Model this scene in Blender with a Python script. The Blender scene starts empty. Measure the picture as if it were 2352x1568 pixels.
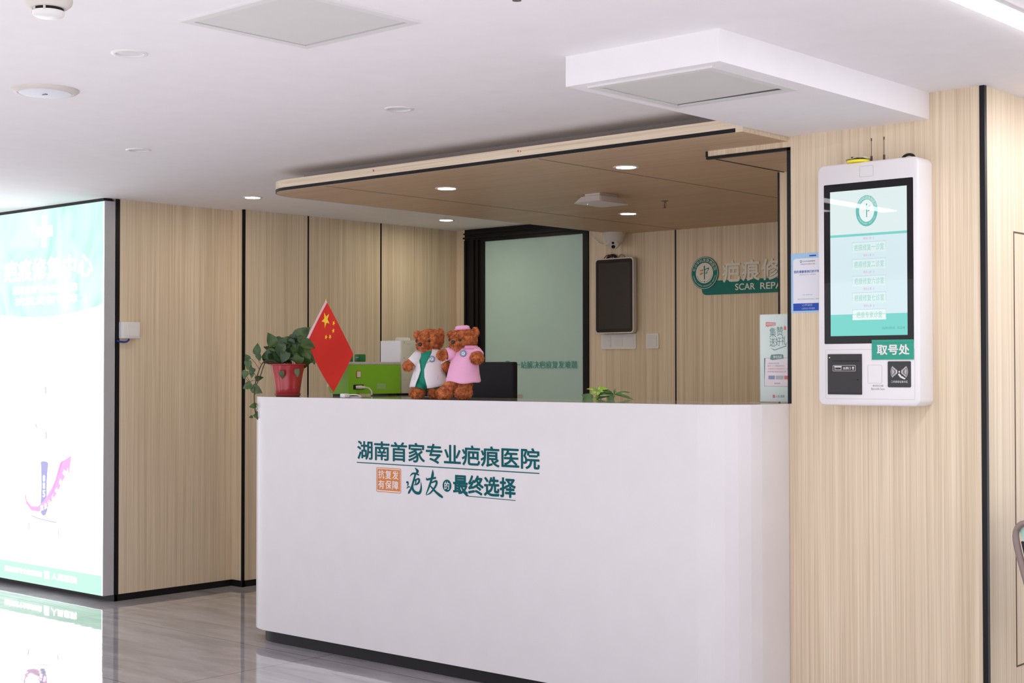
import bpy, bmesh, math, random
from mathutils import Vector, Matrix
random.seed(7)
sc = bpy.context.scene
COL = sc.collection
PI = math.pi

# ------------------------------------------------------------------ camera, world, exposure
cam_d = bpy.data.cameras.new('camera'); cam = bpy.data.objects.new('camera', cam_d); COL.objects.link(cam)
FW = Vector((-0.66765859, 0.74420248, 0.01986642)); RT = Vector((0.74434159, 0.66779882, -0.00057791)); UP = Vector((0.01369686, -0.01440156, 0.99980248))
cam.matrix_world = Matrix(((RT.x, UP.x, -FW.x, 0), (RT.y, UP.y, -FW.y, 0), (RT.z, UP.z, -FW.z, 1.27136), (0, 0, 0, 1)))
cam_d.sensor_width = 36; cam_d.lens = 36 * 3370.936 / 2352; cam_d.clip_start = .05
sc.camera = cam
w = bpy.data.worlds.new('world'); sc.world = w; w.use_nodes = True
w.node_tree.nodes['Background'].inputs[0].default_value = (.97, .95, 1.0, 1)

sc.view_settings.view_transform = 'Standard'; sc.view_settings.look = 'None'
sc.view_settings.exposure = .13; sc.view_settings.gamma = 1; sc.view_settings.use_curve_mapping = False
sc.cycles.max_bounces = 10; sc.cycles.diffuse_bounces = 5; sc.cycles.glossy_bounces = 4
sc.cycles.sample_clamp_indirect = 6; sc.cycles.caustics_reflective = False; sc.cycles.caustics_refractive = False
WORLD = 1.5
STRIP = 12      # strength of the hall ceiling strip lamps
STRIP_R = 22    # strip lamp by the right-hand wall
FILL_L = 38  # added upward fill lamp further left, W
FILL = 30    # added upward fill lamp near the camera, W
DOWN = 135       # lit downlight discs
BOX = 3.2       # light box panel

w.node_tree.nodes['Background'].inputs[1].default_value = WORLD
# added unseen area lamps near the floor, standing in for bounce onto the ceiling
def ceiling_fill(x, y, sx, sy, watts):
    ld = bpy.data.lights.new('added_ceiling_fill', 'AREA'); ld.shape = 'RECTANGLE'; ld.size = sx; ld.size_y = sy; ld.energy = watts; ld.color = (1, .975, .985)
    lo = bpy.data.objects.new('added_ceiling_fill', ld); COL.objects.link(lo); lo.location = (x, y, .12); lo.rotation_euler = (PI, 0, 0)
ceiling_fill(-1.2, -1.4, 7, 5, FILL)
ceiling_fill(-4.6, .5, 3.4, 3.4, FILL_L)
ceiling_fill(-1.5, 1.9, 2.4, 1.8, 13)

# ------------------------------------------------------------------ dimensions (metres)
ZC = 2.2247                      # ceiling
XL1, YF, YW, XL2, YB = -7.0602, 4.5803, 5.3836, -6.9657, 7.1963
XR, YP, XS0, XS1, YS, ZS = -2.092, 4.6951, -2.8444, -2.2873, 3.4155, 2.1327
XK, YC, ZK = -5.574, 4.3906, 2.1156
YCF, HC, HP = 4.3471, 1.15, .061

# ------------------------------------------------------------------ materials
def lin(r, g, b, k=1.0):
    f = lambda c: (c / 12.92 if c <= .04045 else ((c + .055) / 1.055) ** 2.4)
    return tuple(min(.95, f(c / 255) * k) for c in (r, g, b))
MATS = {}
def mat(name, c, rough=.5, metal=0, spec=.5, emis=None, es=1.0, alpha=1, trans=0, bump=None, coat=0, sub=0):
    if name in MATS: return MATS[name]
    m = bpy.data.materials.new(name); m.use_nodes = True; nt = m.node_tree
    b = nt.nodes['Principled BSDF']
    b.inputs['Base Color'].default_value = (*c, 1); b.inputs['Roughness'].default_value = rough
    b.inputs['Metallic'].default_value = metal; b.inputs['Specular IOR Level'].default_value = spec
    b.inputs['Transmission Weight'].default_value = trans; b.inputs['Alpha'].default_value = alpha
    b.inputs['Coat Weight'].default_value = coat
    if sub:
        b.inputs['Subsurface Weight'].default_value = sub; b.inputs['Subsurface Radius'].default_value = (.01, .004, .003)
    if emis:
        b.inputs['Emission Color'].default_value = (*emis, 1); b.inputs['Emission Strength'].default_value = es
    # slight unevenness of colour, so nothing is perfectly flat
    tc = nt.nodes.new('ShaderNodeNewGeometry'); n = nt.nodes.new('ShaderNodeTexNoise')
    n.inputs['Scale'].default_value = 9 if not bump else bump[0]; n.inputs['Detail'].default_value = 3
    nt.links.new(tc.outputs['Position'], n.inputs['Vector'])
    if bump:
        bp = nt.nodes.new('ShaderNodeBump'); bp.inputs['Strength'].default_value = bump[1]; bp.inputs['Distance'].default_value = bump[2]
        nt.links.new(n.outputs['Fac'], bp.inputs['Height']); nt.links.new(bp.outputs['Normal'], b.inputs['Normal'])
    elif not emis:
        mx = nt.nodes.new('ShaderNodeMix'); mx.data_type = 'RGBA'
        mx.inputs[6].default_value = (*[x * .96 for x in c], 1); mx.inputs[7].default_value = (*[min(1, x * 1.03) for x in c], 1)
        nt.links.new(n.outputs['Fac'], mx.inputs[0]); nt.links.new(mx.outputs[2], b.inputs['Base Color'])
    MATS[name] = m; return m

def wood(name, scale, c0, c1, c2, rough=.45):
    m = bpy.data.materials.new(name); m.use_nodes = True; nt = m.node_tree; L = nt.links.new
    b = nt.nodes['Principled BSDF']; b.inputs['Roughness'].default_value = rough; b.inputs['Specular IOR Level'].default_value = .35
    g = nt.nodes.new('ShaderNodeNewGeometry')
    def layer(s, det, k):
        mp = nt.nodes.new('ShaderNodeMapping'); mp.inputs['Scale'].default_value = [x * k for x in s]
        n = nt.nodes.new('ShaderNodeTexNoise'); n.inputs['Scale'].default_value = 1; n.inputs['Detail'].default_value = det; n.inputs['Roughness'].default_value = .6
        L(g.outputs['Position'], mp.inputs['Vector']); L(mp.outputs['Vector'], n.inputs['Vector']); return n
    a = layer(scale, 4, 1); d = layer(scale, 2, 4.2); e = layer(scale, 1, .12)
    r = nt.nodes.new('ShaderNodeValToRGB'); r.color_ramp.elements[0].position = .34; r.color_ramp.elements[1].position = .66
    r.color_ramp.elements[0].color = (*c0, 1); r.color_ramp.elements[1].color = (*c2, 1)
    el = r.color_ramp.elements.new(.5); el.color = (*c1, 1)
    mm = nt.nodes.new('ShaderNodeMath'); mm.operation = 'MULTIPLY_ADD'; mm.inputs[1].default_value = .45
    m2 = nt.nodes.new('ShaderNodeMath'); m2.operation = 'MULTIPLY_ADD'; m2.inputs[1].default_value = .15
    m3 = nt.nodes.new('ShaderNodeMath'); m3.operation = 'MULTIPLY'; m3.inputs[1].default_value = .40
    L(a.outputs['Fac'], m3.inputs[0]); L(m3.outputs[0], mm.inputs[2]); L(d.outputs['Fac'], mm.inputs[0])
    L(e.outputs['Fac'], m2.inputs[0]); L(mm.outputs[0], m2.inputs[2]); L(m2.outputs[0], r.inputs['Fac'])
    L(r.outputs['Color'], b.inputs['Base Color'])
    return m
WC = ((.57, .455, .30), (.765, .635, .46), (.93, .81, .645))
M_WOOD = wood('wood_vertical_grain', (75, 75, .35), *WC)
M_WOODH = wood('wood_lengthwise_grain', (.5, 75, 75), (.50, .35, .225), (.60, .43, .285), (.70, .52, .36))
M_WOODE = wood('wood_edge_grain', (.5, 75, 110), *WC)

def floor_mat():
    m = bpy.data.materials.new('polished_grey_marble_tile'); m.use_nodes = True; nt = m.node_tree; L = nt.links.new
    b = nt.nodes['Principled BSDF']; b.inputs['Roughness'].default_value = .035; b.inputs['Specular IOR Level'].default_value = .62
    g = nt.nodes.new('ShaderNodeNewGeometry')
    mp = nt.nodes.new('ShaderNodeMapping'); mp.inputs['Scale'].default_value = (.75, 4.2, 1); mp.inputs['Rotation'].default_value = (0, 0, -.73)
    L(g.outputs['Position'], mp.inputs['Vector'])
    n = nt.nodes.new('ShaderNodeTexNoise'); n.inputs['Scale'].default_value = 2.2; n.inputs['Detail'].default_value = 7; n.inputs['Distortion'].default_value = .9
    n2 = nt.nodes.new('ShaderNodeTexNoise'); n2.inputs['Scale'].default_value = 3.5; n2.inputs['Detail'].default_value = 9; n2.inputs['Distortion'].default_value = .5
    L(mp.outputs['Vector'], n.inputs['Vector']); L(mp.outputs['Vector'], n2.inputs['Vector'])
    r = nt.nodes.new('ShaderNodeValToRGB'); r.color_ramp.elements[0].position = .35; r.color_ramp.elements[1].position = .68
    r.color_ramp.elements[0].color = (.355, .337, .352, 1); r.color_ramp.elements[1].color = (.50, .478, .495, 1)
    r2 = nt.nodes.new('ShaderNodeValToRGB'); r2.color_ramp.elements[0].position = .485; r2.color_ramp.elements[1].position = .515
    r2.color_ramp.elements[0].color = (0, 0, 0, 1); r2.color_ramp.elements[1].color = (0, 0, 0, 1); e = r2.color_ramp.elements.new(.5); e.color = (.05, .048, .05, 1)
    L(n.outputs['Fac'], r.inputs['Fac']); L(n2.outputs['Fac'], r2.inputs['Fac'])
    ad = nt.nodes.new('ShaderNodeMix'); ad.data_type = 'RGBA'; ad.blend_type = 'ADD'; ad.inputs[0].default_value = 1
    L(r.outputs['Color'], ad.inputs[6]); L(r2.outputs['Color'], ad.inputs[7])
    # grout joints of the 0.858 m grid
    sp = nt.nodes.new('ShaderNodeSeparateXYZ'); L(g.outputs['Position'], sp.inputs[0])
    def joint(sock, off, p):
        a = nt.nodes.new('ShaderNodeMath'); a.operation = 'ADD'; a.inputs[1].default_value = -off + p * 40
        d = nt.nodes.new('ShaderNodeMath'); d.operation = 'PINGPONG'; d.inputs[1].default_value = p / 2
        c = nt.nodes.new('ShaderNodeMath'); c.operation = 'LESS_THAN'; c.inputs[1].default_value = .0022
        L(sock, a.inputs[0]); L(a.outputs[0], d.inputs[0]); L(d.outputs[0], c.inputs[0]); return c.outputs[0]
    j1 = joint(sp.outputs['X'], -5.012, 1.716); j2 = joint(sp.outputs['Y'], 4.2775, .858)
    mxm = nt.nodes.new('ShaderNodeMath'); mxm.operation = 'MAXIMUM'; L(j1, mxm.inputs[0]); L(j2, mxm.inputs[1])
    mx = nt.nodes.new('ShaderNodeMix'); mx.data_type = 'RGBA'; mx.inputs[7].default_value = (.09, .085, .085, 1)
    L(mxm.outputs[0], mx.inputs[0]); L(ad.outputs[2], mx.inputs[6]); L(mx.outputs[2], b.inputs['Base Color'])
    # gentle waviness of the polish
    wn = nt.nodes.new('ShaderNodeTexNoise'); wn.inputs['Scale'].default_value = 7; wn.inputs['Detail'].default_value = 2; L(g.outputs['Position'], wn.inputs['Vector'])
    bp = nt.nodes.new('ShaderNodeBump'); bp.inputs['Strength'].default_value = .04; bp.inputs['Distance'].default_value = .01
    L(wn.outputs['Fac'], bp.inputs['Height']); L(bp.outputs['Normal'], b.inputs['Normal'])
    return m
M_FLOOR = floor_mat()
M_CEIL = mat('white_ceiling_paint', (.90, .88, .905), .9, spec=.1)
M_WHITE = mat('white_gloss_laminate', (.775, .755, .775), .3)
M_WPLA = mat('white_plastic', (.83, .82, .82), .4)
M_CREAM = mat('cream_plastic', (.69, .655, .61), .5, spec=.3)
M_BLACK = mat('black_metal_trim', (.010, .010, .012), .4, spec=.22)
M_BLKP = mat('black_plastic', (.014, .013, .016), .45, spec=.25)
M_DARK = mat('dark_gap', (.006, .006, .006), .8)
M_GREYM = mat('grey_metal', (.52, .52, .55), .45, .1)
M_GREYP = mat('grey_panel', (.50, .495, .49), .7)
M_STONE = mat('polished_grey_stone', (.36, .335, .32), .06, spec=.7)
M_TEAL = mat('teal_lettering', lin(2, 92, 98), .5, spec=.12)
M_SIGNG = mat('sign_green', lin(32, 122, 115), .5, spec=.2)
M_SIGNW = mat('sign_cream', (.78, .76, .68), .5)
M_ORANGE = mat('stamp_orange', lin(214, 128, 58), .5)
M_GLOW = mat('lamp_diffuser', (.9, .9, .9), .5, emis=(1, .88, .66), es=DOWN)
M_STRIP = mat('strip_diffuser', (.9, .9, .9), .5, emis=(1, .965, .985), es=STRIP)
M_STRIPR = mat('strip_diffuser_side', (.9, .9, .9), .5, emis=(1, .965, .985), es=STRIP_R)
M_RED = mat('red_cloth', lin(212, 54, 44), .8, spec=.2)
M_GOLD = mat('gold_print', lin(250, 205, 30), .6)
M_CHROME = mat('chrome', (.6, .6, .6), .2, 1)

# ------------------------------------------------------------------ mesh builder
class Fr:                                   # a plane: point(u, v, n)
    def __init__(s, O, U, V):
        s.O = Vector(O); s.U = Vector(U).normalized(); s.V = Vector(V).normalized(); s.N = s.U.cross(s.V)
    def P(s, u, v, n=0): return s.O + s.U * u + s.V * v + s.N * n
def front(y): return Fr((0, y, 0), (1, 0, 0), (0, 0, 1))        # faces -Y
def side(x): return Fr((x, 0, 0), (0, 1, 0), (0, 0, 1))         # faces +X
def under(z): return Fr((0, 0, z), (1, 0, 0), (0, -1, 0))       # faces down; v = -Y

class MB:
    def __init__(s): s.v = []; s.f = []
    def add(s, vs, fs):
        o = len(s.v); s.v += [Vector(p) for p in vs]; s.f += [tuple(i + o for i in f) for f in fs]; return s
    def box(s, x0, x1, y0, y1, z0, z1, bev=0, seg=2):
        if bev <= 0:
            vs = [(x, y, z) for x in (x0, x1) for y in (y0, y1) for z in (z0, z1)]
            return s.add(vs, [(0, 1, 3, 2), (4, 6, 7, 5), (0, 4, 5, 1), (2, 3, 7, 6), (0, 2, 6, 4), (1, 5, 7, 3)])
        bm = bmesh.new(); bmesh.ops.create_cube(bm, size=1)
        for q in bm.verts: q.co = Vector((x0 + (x1 - x0) * (q.co.x + .5), y0 + (y1 - y0) * (q.co.y + .5), z0 + (z1 - z0) * (q.co.z + .5)))
        bmesh.ops.bevel(bm, geom=bm.edges[:], offset=bev, segments=seg, profile=.5, affect='EDGES')
        bm.verts.index_update(); s.add([q.co.copy() for q in bm.verts], [[q.index for q in f.verts] for f in bm.faces]); bm.free(); return s
    def plate(s, fr, pts, n0, n1):          # polygon in the plane, from depth n0 to n1
        k = len(pts); vs = [fr.P(u, v, n0) for u, v in pts] + [fr.P(u, v, n1) for u, v in pts]
        return s.add(vs, [tuple(range(k))[::-1], tuple(range(k, 2 * k))] + [(i, (i + 1) % k, k + (i + 1) % k, k + i) for i in range(k)])
    def rect(s, fr, u0, u1, v0, v1, n0, n1, r=0): return s.plate(fr, rrect(u0, u1, v0, v1, r), n0, n1)
    def ring(s, fr, outer, inner, n0, n1):  # two loops with the same number of points
        k = len(outer); vs = [fr.P(*p, n) for n in (n0, n1) for l in (outer, inner) for p in l]; f = []
        for i in range(k):
            j = (i + 1) % k
            f += [(i, j, k + j, k + i), (2 * k + i, 3 * k + i, 3 * k + j, 2 * k + j), (i, 2 * k + i, 2 * k + j, j), (k + i, k + j, 3 * k + j, 3 * k + i)]
        return s.add(vs, f)
    def outline(s, fr, u0, u1, v0, v1, t, n0, n1, r=0): return s.ring(fr, rrect(u0, u1, v0, v1, r), rrect(u0 + t, u1 - t, v0 + t, v1 - t, max(0, r - t) if r else 0), n0, n1)
    def lathe(s, c, prof, n=40, fr=None, amp=None, caps=True):
        fr = fr or Fr((0, 0, 0), (1, 0, 0), (0, 1, 0)); c = Vector(c); vs = []; f = []; k = len(prof)
        for i in range(n):
            a = 2 * PI * i / n
            for j, (r, h) in enumerate(prof):
                rr = r + (amp(a, j) if amp else 0)
                vs.append(c + fr.U * rr * math.cos(a) + fr.V * rr * math.sin(a) + fr.N * h)
        for i in range(n):
            for j in range(k - 1): f.append((i * k + j, (i + 1) % n * k + j, (i + 1) % n * k + j + 1, i * k + j + 1))
        for j in (0, k - 1):
            if caps and prof[j][0] > 1e-6: f.append(tuple(i * k + j for i in range(n)))
        return s.add(vs, f)
    def tube(s, path, r, n=8, caps=True):
        path = [Vector(p) for p in path]; k = len(path); rs = list(r) if isinstance(r, (list, tuple)) else [r] * k; vs = []; f = []
        if k >= 3 and n < 18:
            np_, nr = [], []
            for i in range(k - 1):
                p0, p1, p2, p3 = path[max(i - 1, 0)], path[i], path[i + 1], path[min(i + 2, k - 1)]
                for q in range(4):
                    t = q / 4; np_.append(.5 * (2 * p1 + (p2 - p0) * t + (2 * p0 - 5 * p1 + 4 * p2 - p3) * t * t + (3 * p1 - p0 - 3 * p2 + p3) * t ** 3)); nr.append(rs[i] + (rs[i + 1] - rs[i]) * t)
            path = np_ + [path[-1]]; rs = nr + [rs[-1]]; k = len(path)
        ref = Vector((.31, .2, .93)).normalized()
        for i, p in enumerate(path):
            t = (path[min(i + 1, k - 1)] - path[max(i - 1, 0)]).normalized()
            a = t.cross(ref); a = a.normalized() if a.length > 1e-4 else t.orthogonal().normalized(); b = t.cross(a)
            for j in range(n): th = 2 * PI * j / n; vs.append(p + (a * math.cos(th) + b * math.sin(th)) * rs[i])
        for i in range(k - 1):
            for j in range(n): f.append((i * n + j, i * n + (j + 1) % n, (i + 1) * n + (j + 1) % n, (i + 1) * n + j))
        if caps: f += [tuple(range(n))[::-1], tuple(range((k - 1) * n, k * n))]
        return s.add(vs, f)
    def ball(s, c, r, n=14):
        r = (r, r, r) if not isinstance(r, (tuple, list)) else r
        c = Vector(c); vs = []; f = []; m = n // 2 + 1
        for i in range(m):
            ph = PI * i / (m - 1)
            for j in range(n): th = 2 * PI * j / n; vs.append(c + Vector((r[0] * math.sin(ph) * math.cos(th), r[1] * math.sin(ph) * math.sin(th), r[2] * math.cos(ph))))
        for i in range(m - 1):
            for j in range(n): f.append((i * n + j, (i + 1) * n + j, (i + 1) * n + (j + 1) % n, i * n + (j + 1) % n))
        return s.add(vs, f)
    def build(s, name, m, parent=None, smooth=35, origin=None, weld=True):
        if origin is None:
            lo = [min(p[i] for p in s.v) for i in range(3)]; hi = [max(p[i] for p in s.v) for i in range(3)]
            origin = Vector(((lo[0] + hi[0]) / 2, (lo[1] + hi[1]) / 2, lo[2]))
        origin = Vector(origin)
        me = bpy.data.meshes.new(name); me.from_pydata([p - origin for p in s.v], [], s.f)
        bm = bmesh.new(); bm.from_mesh(me)
        if weld: bmesh.ops.remove_doubles(bm, verts=bm.verts, dist=2e-6)
        bmesh.ops.recalc_face_normals(bm, faces=bm.faces); bm.to_mesh(me); bm.free()
        return link_mesh(name, me, m, parent, origin, smooth)
WL = {}
def link_mesh(name, me, m, parent, origin, smooth=35):
    me.materials.append(m)
    if smooth:
        me.polygons.foreach_set('use_smooth', [True] * len(me.polygons)); me.set_sharp_from_angle(angle=math.radians(smooth))
    o = bpy.data.objects.new(name, me); COL.objects.link(o); WL[o] = Vector(origin)
    if parent: o.parent = parent; o.location = WL[o] - WL[parent]
    else: o.location = origin
    return o
def rrect(u0, u1, v0, v1, r=0, n=5):
    if r <= 0: return [(u0, v0), (u1, v0), (u1, v1), (u0, v1)]
    out = []
    for cu, cv, a0 in ((u1 - r, v0 + r, -90), (u1 - r, v1 - r, 0), (u0 + r, v1 - r, 90), (u0 + r, v0 + r, 180)):
        for i in range(n + 1): a = math.radians(a0 + 90 * i / n); out.append((cu + r * math.cos(a), cv + r * math.sin(a)))
    return out
def circ(cu, cv, r, n=40, rv=None, a0=0, a1=360):
    full = a1 - a0 >= 360; k = n if full else n + 1
    return [(cu + r * math.cos(math.radians(a0 + (a1 - a0) * i / n)), cv + (rv or r) * math.sin(math.radians(a0 + (a1 - a0) * i / n))) for i in range(k)]

def thing(name, label, cat, loc, group=None):
    o = bpy.data.objects.new(name, None); COL.objects.link(o); o.location = loc; o.empty_display_size = .05; WL[o] = Vector(loc)
    return tag(o, label, cat, group)
def tag(o, label, cat, group=None):
    o['label'] = label; o['category'] = cat
    if group: o['group'] = group
    return o
def struct(o): o['kind'] = 'structure'; return o
def copy_tree(o, parent=None, loc=None):
    c = o.copy(); COL.objects.link(c)
    if parent: c.parent = parent
    if loc is not None: c.location = loc; WL[c] = Vector(loc)
    for ch in list(o.children): copy_tree(ch, c)
    return c

# ------------------------------------------------------------------ lettering
def glyphs(body, off=0, shear=0, space=1.0):
    c = bpy.data.curves.new('lettering', 'FONT'); c.body = body; c.size = 1; c.offset = off; c.shear = shear; c.space_character = space; c.resolution_u = 4
    o = bpy.data.objects.new('lettering', c); COL.objects.link(o); bpy.context.view_layer.update()
    me = bpy.data.meshes.new_from_object(o.evaluated_get(bpy.context.evaluated_depsgraph_get()))
    vs = [v.co.copy() for v in me.vertices]; fs = [tuple(p.vertices) for p in me.polygons]
    bpy.data.objects.remove(o); bpy.data.curves.remove(c); bpy.data.meshes.remove(me)
    return vs, fs
def put_text(mb, body, fr, u0, u1, v0, v1, n, off=0, shear=0, space=1.0, depth=0):
    vs, fs = glyphs(body, min(off, 0), shear, space)
    if not vs: return mb
    a = min(p.x for p in vs); b = max(p.x for p in vs); c = min(p.y for p in vs); d = max(p.y for p in vs)
    e = max(off, 0); a -= e; b += e; c -= e; d += e
    kx = (u1 - u0) / (b - a); ky = kx if v1 is None else (v1 - v0) / (d - c)
    for q8, (dx, dy) in enumerate([(0, 0)] if e == 0 else [(e * math.cos(q * PI / 4), e * math.sin(q * PI / 4)) for q in range(8)]):
        P = [(u0 + (p.x + dx - a) * kx, v0 + (p.y + dy - c) * ky) for p in vs]
        mb.add([fr.P(x, y, n + q8 * 2.5e-5) for x, y in P], fs)
        if depth:
            cnt = {}
            for f in fs:
                for q in range(len(f)): k_ = tuple(sorted((f[q], f[(q + 1) % len(f)]))); cnt[k_] = cnt.get(k_, 0) + 1
            for (p_, q_), c_ in cnt.items():
                if c_ == 1: mb.add([fr.P(*P[p_], n), fr.P(*P[q_], n), fr.P(*P[q_], n - depth), fr.P(*P[p_], n - depth)], [(0, 1, 2, 3)])
    return mb
def text(name, body, fr, u0, u1, v0, v1, n, m, parent, off=0, shear=0, space=1.0):
    rows = body if isinstance(body, list) else [(body, u0, u1, v0, v1)]; mb = MB()
    for row in rows:
        put_text(mb, row[0], fr, *row[1:5], n, off, shear, space)
        if len(row[0]) > 1 and row is not rows[-1]: mb.build(name, m, parent, smooth=0, weld=False); mb = MB()
    return mb.build(name, m, parent, smooth=0, weld=False)
def arc_text(mb, body, fr, cu, cv, r, a0, a1, h, n, off=.02, outward=True):
    k = len(body)
    for i, ch in enumerate(body):
        if ch == ' ': continue
        a = math.radians(a0 + (a1 - a0) * (i + .5) / k); vs, fs = glyphs(ch, 0)
        if not vs: continue
        xm = (min(p.x for p in vs) + max(p.x for p in vs)) / 2
        rot = a - PI / 2 if outward else a + PI / 2; ca, sa = math.cos(rot), math.sin(rot)
        px, py = cu + r * math.cos(a), cv + r * math.sin(a)
        def f(p): x, y = (p.x - xm) * h, (p.y - .38) * h; return px + x * ca - y * sa, py + x * sa + y * ca
        mb.add([fr.P(*f(p), n) for p in vs], fs)
    return mb
def roundel(fr, cu, cv, r, n, parent, mg, mw, mo, mr, fine=True, name='roundel'):
    d = MB().plate(fr, circ(cu, cv, r, 56), n, n + r * .03).build(name, mg, parent)
    n1 = n + r * .03 + .0004
    lt = MB().ring(fr, circ(cu, cv, r * .965, 56), circ(cu, cv, r * .935, 56), n1 - .0008, n1)
    lt.plate(fr, circ(cu, cv, r * .63, 48), n1 - .0008, n1)
    if fine:
        arc_text(lt, '长沙中科皮肤病医院', fr, cu, cv, r * .79, 172, 8, r * .23, n1)
        arc_text(lt, 'CHANGSHA ZHONGKE DERMATOLOGY HOSPITAL', fr, cu, cv, r * .80, 190, 350, r * .11, n1, outward=False)
    lt.build('roundel_lettering', mw, d, smooth=0, weld=False)
    e = MB(); n2 = n1 + .0004; S = lambda pts: [(cu + x * r, cv + y * r) for x, y in pts]
    def pl(mb, pts): mb.plate(fr, S(pts), n2 - .0006, n2)
    pl(e, [(-.03, -.40), (.04, -.37), (.045, .40), (.03, .46), (-.02, .44), (-.06, .38), (-.035, .30)])
    pl(e, [(.04, .22), (.20, .30), (.33, .32), (.35, .25), (.24, .10), (.12, .04), (.14, .08), (.24, .16), (.28, .24), (.18, .24), (.04, .16)])
    pl(e, [(.06, -.02), (.20, .05), (.24, -.01), (.08, -.05)])
    for a in range(200, 341, 7):
        if 262 < a < 278: continue
        pl(e, circ(.55 * math.cos(math.radians(a)), .55 * math.sin(math.radians(a)), .022, 6))
    e.build('roundel_emblem', mg, d, smooth=0)
    z = MB(); pl(z, [(-.34, -.08), (-.12, .16), (-.30, .12), (-.33, .17), (-.08, .24), (-.05, .20), (-.24, -.02), (-.06, .03), (-.05, -.01), (-.30, -.12)]); z.build('roundel_mark', mo, d, smooth=0)
    z = MB(); pl(z, [(.07 * math.cos(q * PI / 4) * (1 if q % 2 == 0 else .45), -.53 + .07 * math.sin(q * PI / 4) * (1 if q % 2 == 0 else .45)) for q in range(8)]); z.build('roundel_flower', mr, d, smooth=0)
    return d

# ================================================================== SETTING
struct(MB().box(-11, 4, -5, 9.5, -.1, 0).build('floor', M_FLOOR))
from mathutils.geometry import delaunay_2d_cdt
HOLES = [(-3.785, 2.4993), (-5.4173, 3.625), (-3.864, 3.6926)]
pv = [Vector(p) for p in ((-11, -5), (4, -5), (4, 9.5), (-11, 9.5))]; pe = [(0, 1), (1, 2), (2, 3), (3, 0)]
for hx, hy in HOLES:
    b0 = len(pv); pv += [Vector(p) for p in circ(hx, hy, .0408, 32)]; pe += [(b0 + i, b0 + (i + 1) % 32) for i in range(32)]
cv_, _, cf, *_ = delaunay_2d_cdt(pv, pe, [], 0, 1e-6)
cf = [f for f in cf if not any((sum((cv_[i] for i in f), Vector((0, 0))) / len(f) - Vector(h)).length < .039 for h in HOLES)]
m = MB().add([(p.x, p.y, ZC) for p in cv_], cf)
m.add([(p[0], p[1], z) for z in (ZC + .0005, ZC + .1) for p in pv[:4]], [(4, 5, 6, 7), (0, 1, 5, 4), (1, 2, 6, 5), (2, 3, 7, 6), (3, 0, 4, 7)])
struct(m.build('ceiling', M_CEIL))
struct(MB().box(-10.5, XL1, YF, YW + .2, .036, ZC).build('wall_left', M_WOOD))
struct(MB().box(XL1 - .1, XL2, YW, YB + .12, .036, ZC).build('wall_left_rear', M_WOOD))
struct(MB().box(XL2, -6.8765, YB, YB + .12, .036, ZC).box(-5.8032, XR, YB, YB + .12, .036, ZC).build('wall_back', M_WOOD))
# pillar wall on the right and the alcove behind it
struct(MB().box(XS0, XR - .012, YP, YP + .08, 0, ZC).build('wall_right', M_WOOD))
struct(MB().box(XR - .1, XR, YP + .012, 9.3, 0, ZC).build('wall_right_side', M_WOOD))
struct(MB().box(-3.2238, XR - .1, 5.25, YB, 0, ZK).build('wall_alcove', M_WOOD))
struct(MB().box(-3.2, XS0, YP, YP + .02, 2.091, ZK).build('wall_header', M_WOOD))
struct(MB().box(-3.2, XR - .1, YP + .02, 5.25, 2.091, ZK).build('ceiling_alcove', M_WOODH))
# dropped white bulkhead
struct(MB().box(XS0, XS1, YS, YP, ZS, ZC).build('ceiling_bulkhead', M_CEIL))
# wood canopy over the desk: recessed base, board with rounded corner, dark edging
struct(MB().box(-5.47, XS0 + .02, 4.592, YB, 2.166, ZC).build('ceiling_canopy_base', mat('grey_brown_paint', (.42, .38, .37), .9)))
def corner(x0, y0, x1, y1, r, n=10):        # rounded at the near left corner
    return [(x1, y0), (x1, y1), (x0, y1)] + [(x0 + r - r * math.cos(a), y0 + r - r * math.sin(a)) for a in [PI / 2 * i / n for i in range(n + 1)]]
FZ = Fr((0, 0, 0), (1, 0, 0), (0, 1, 0))
struct(MB().plate(FZ, corner(XK, YC, XS0, YB, .215), ZK + .0145, 2.166).box(XS0 - .03, XS0, YC, YB, ZK, ZK + .015).build('ceiling_canopy', M_WOODE))
struct(MB().plate(FZ, corner(XK, YC - .0005, XS0 - .03, YB, .215), ZK + .0005, ZK + .0145).build('trim_1', M_BLACK))
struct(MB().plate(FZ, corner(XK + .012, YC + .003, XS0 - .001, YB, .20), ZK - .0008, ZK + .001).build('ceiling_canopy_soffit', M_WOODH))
FCN = front(YC)
for (x, z, w_) in ((-4.757, 2.152, .005), (-3.905, 2.152, .004), (-3.892, 2.150, .003)):
    MB().plate(FCN, [(x - w_, z + w_ * 1.4), (x + w_ * .4, z + w_ * .6), (x + w_, z - w_ * .4), (x - w_ * .3, z - w_ * 1.2)], 0, .0005).build('paint_mark', mat('red_paint_mark', lin(190, 40, 30), .5), bpy.data.objects['ceiling_canopy'])
j = MB()
for xj in (-5.10, -3.815): j.box(xj - .0025, xj + .0025, YC + .02, YB, ZK - .0012, ZK)
struct(j.build('trim_2', M_DARK))
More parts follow.
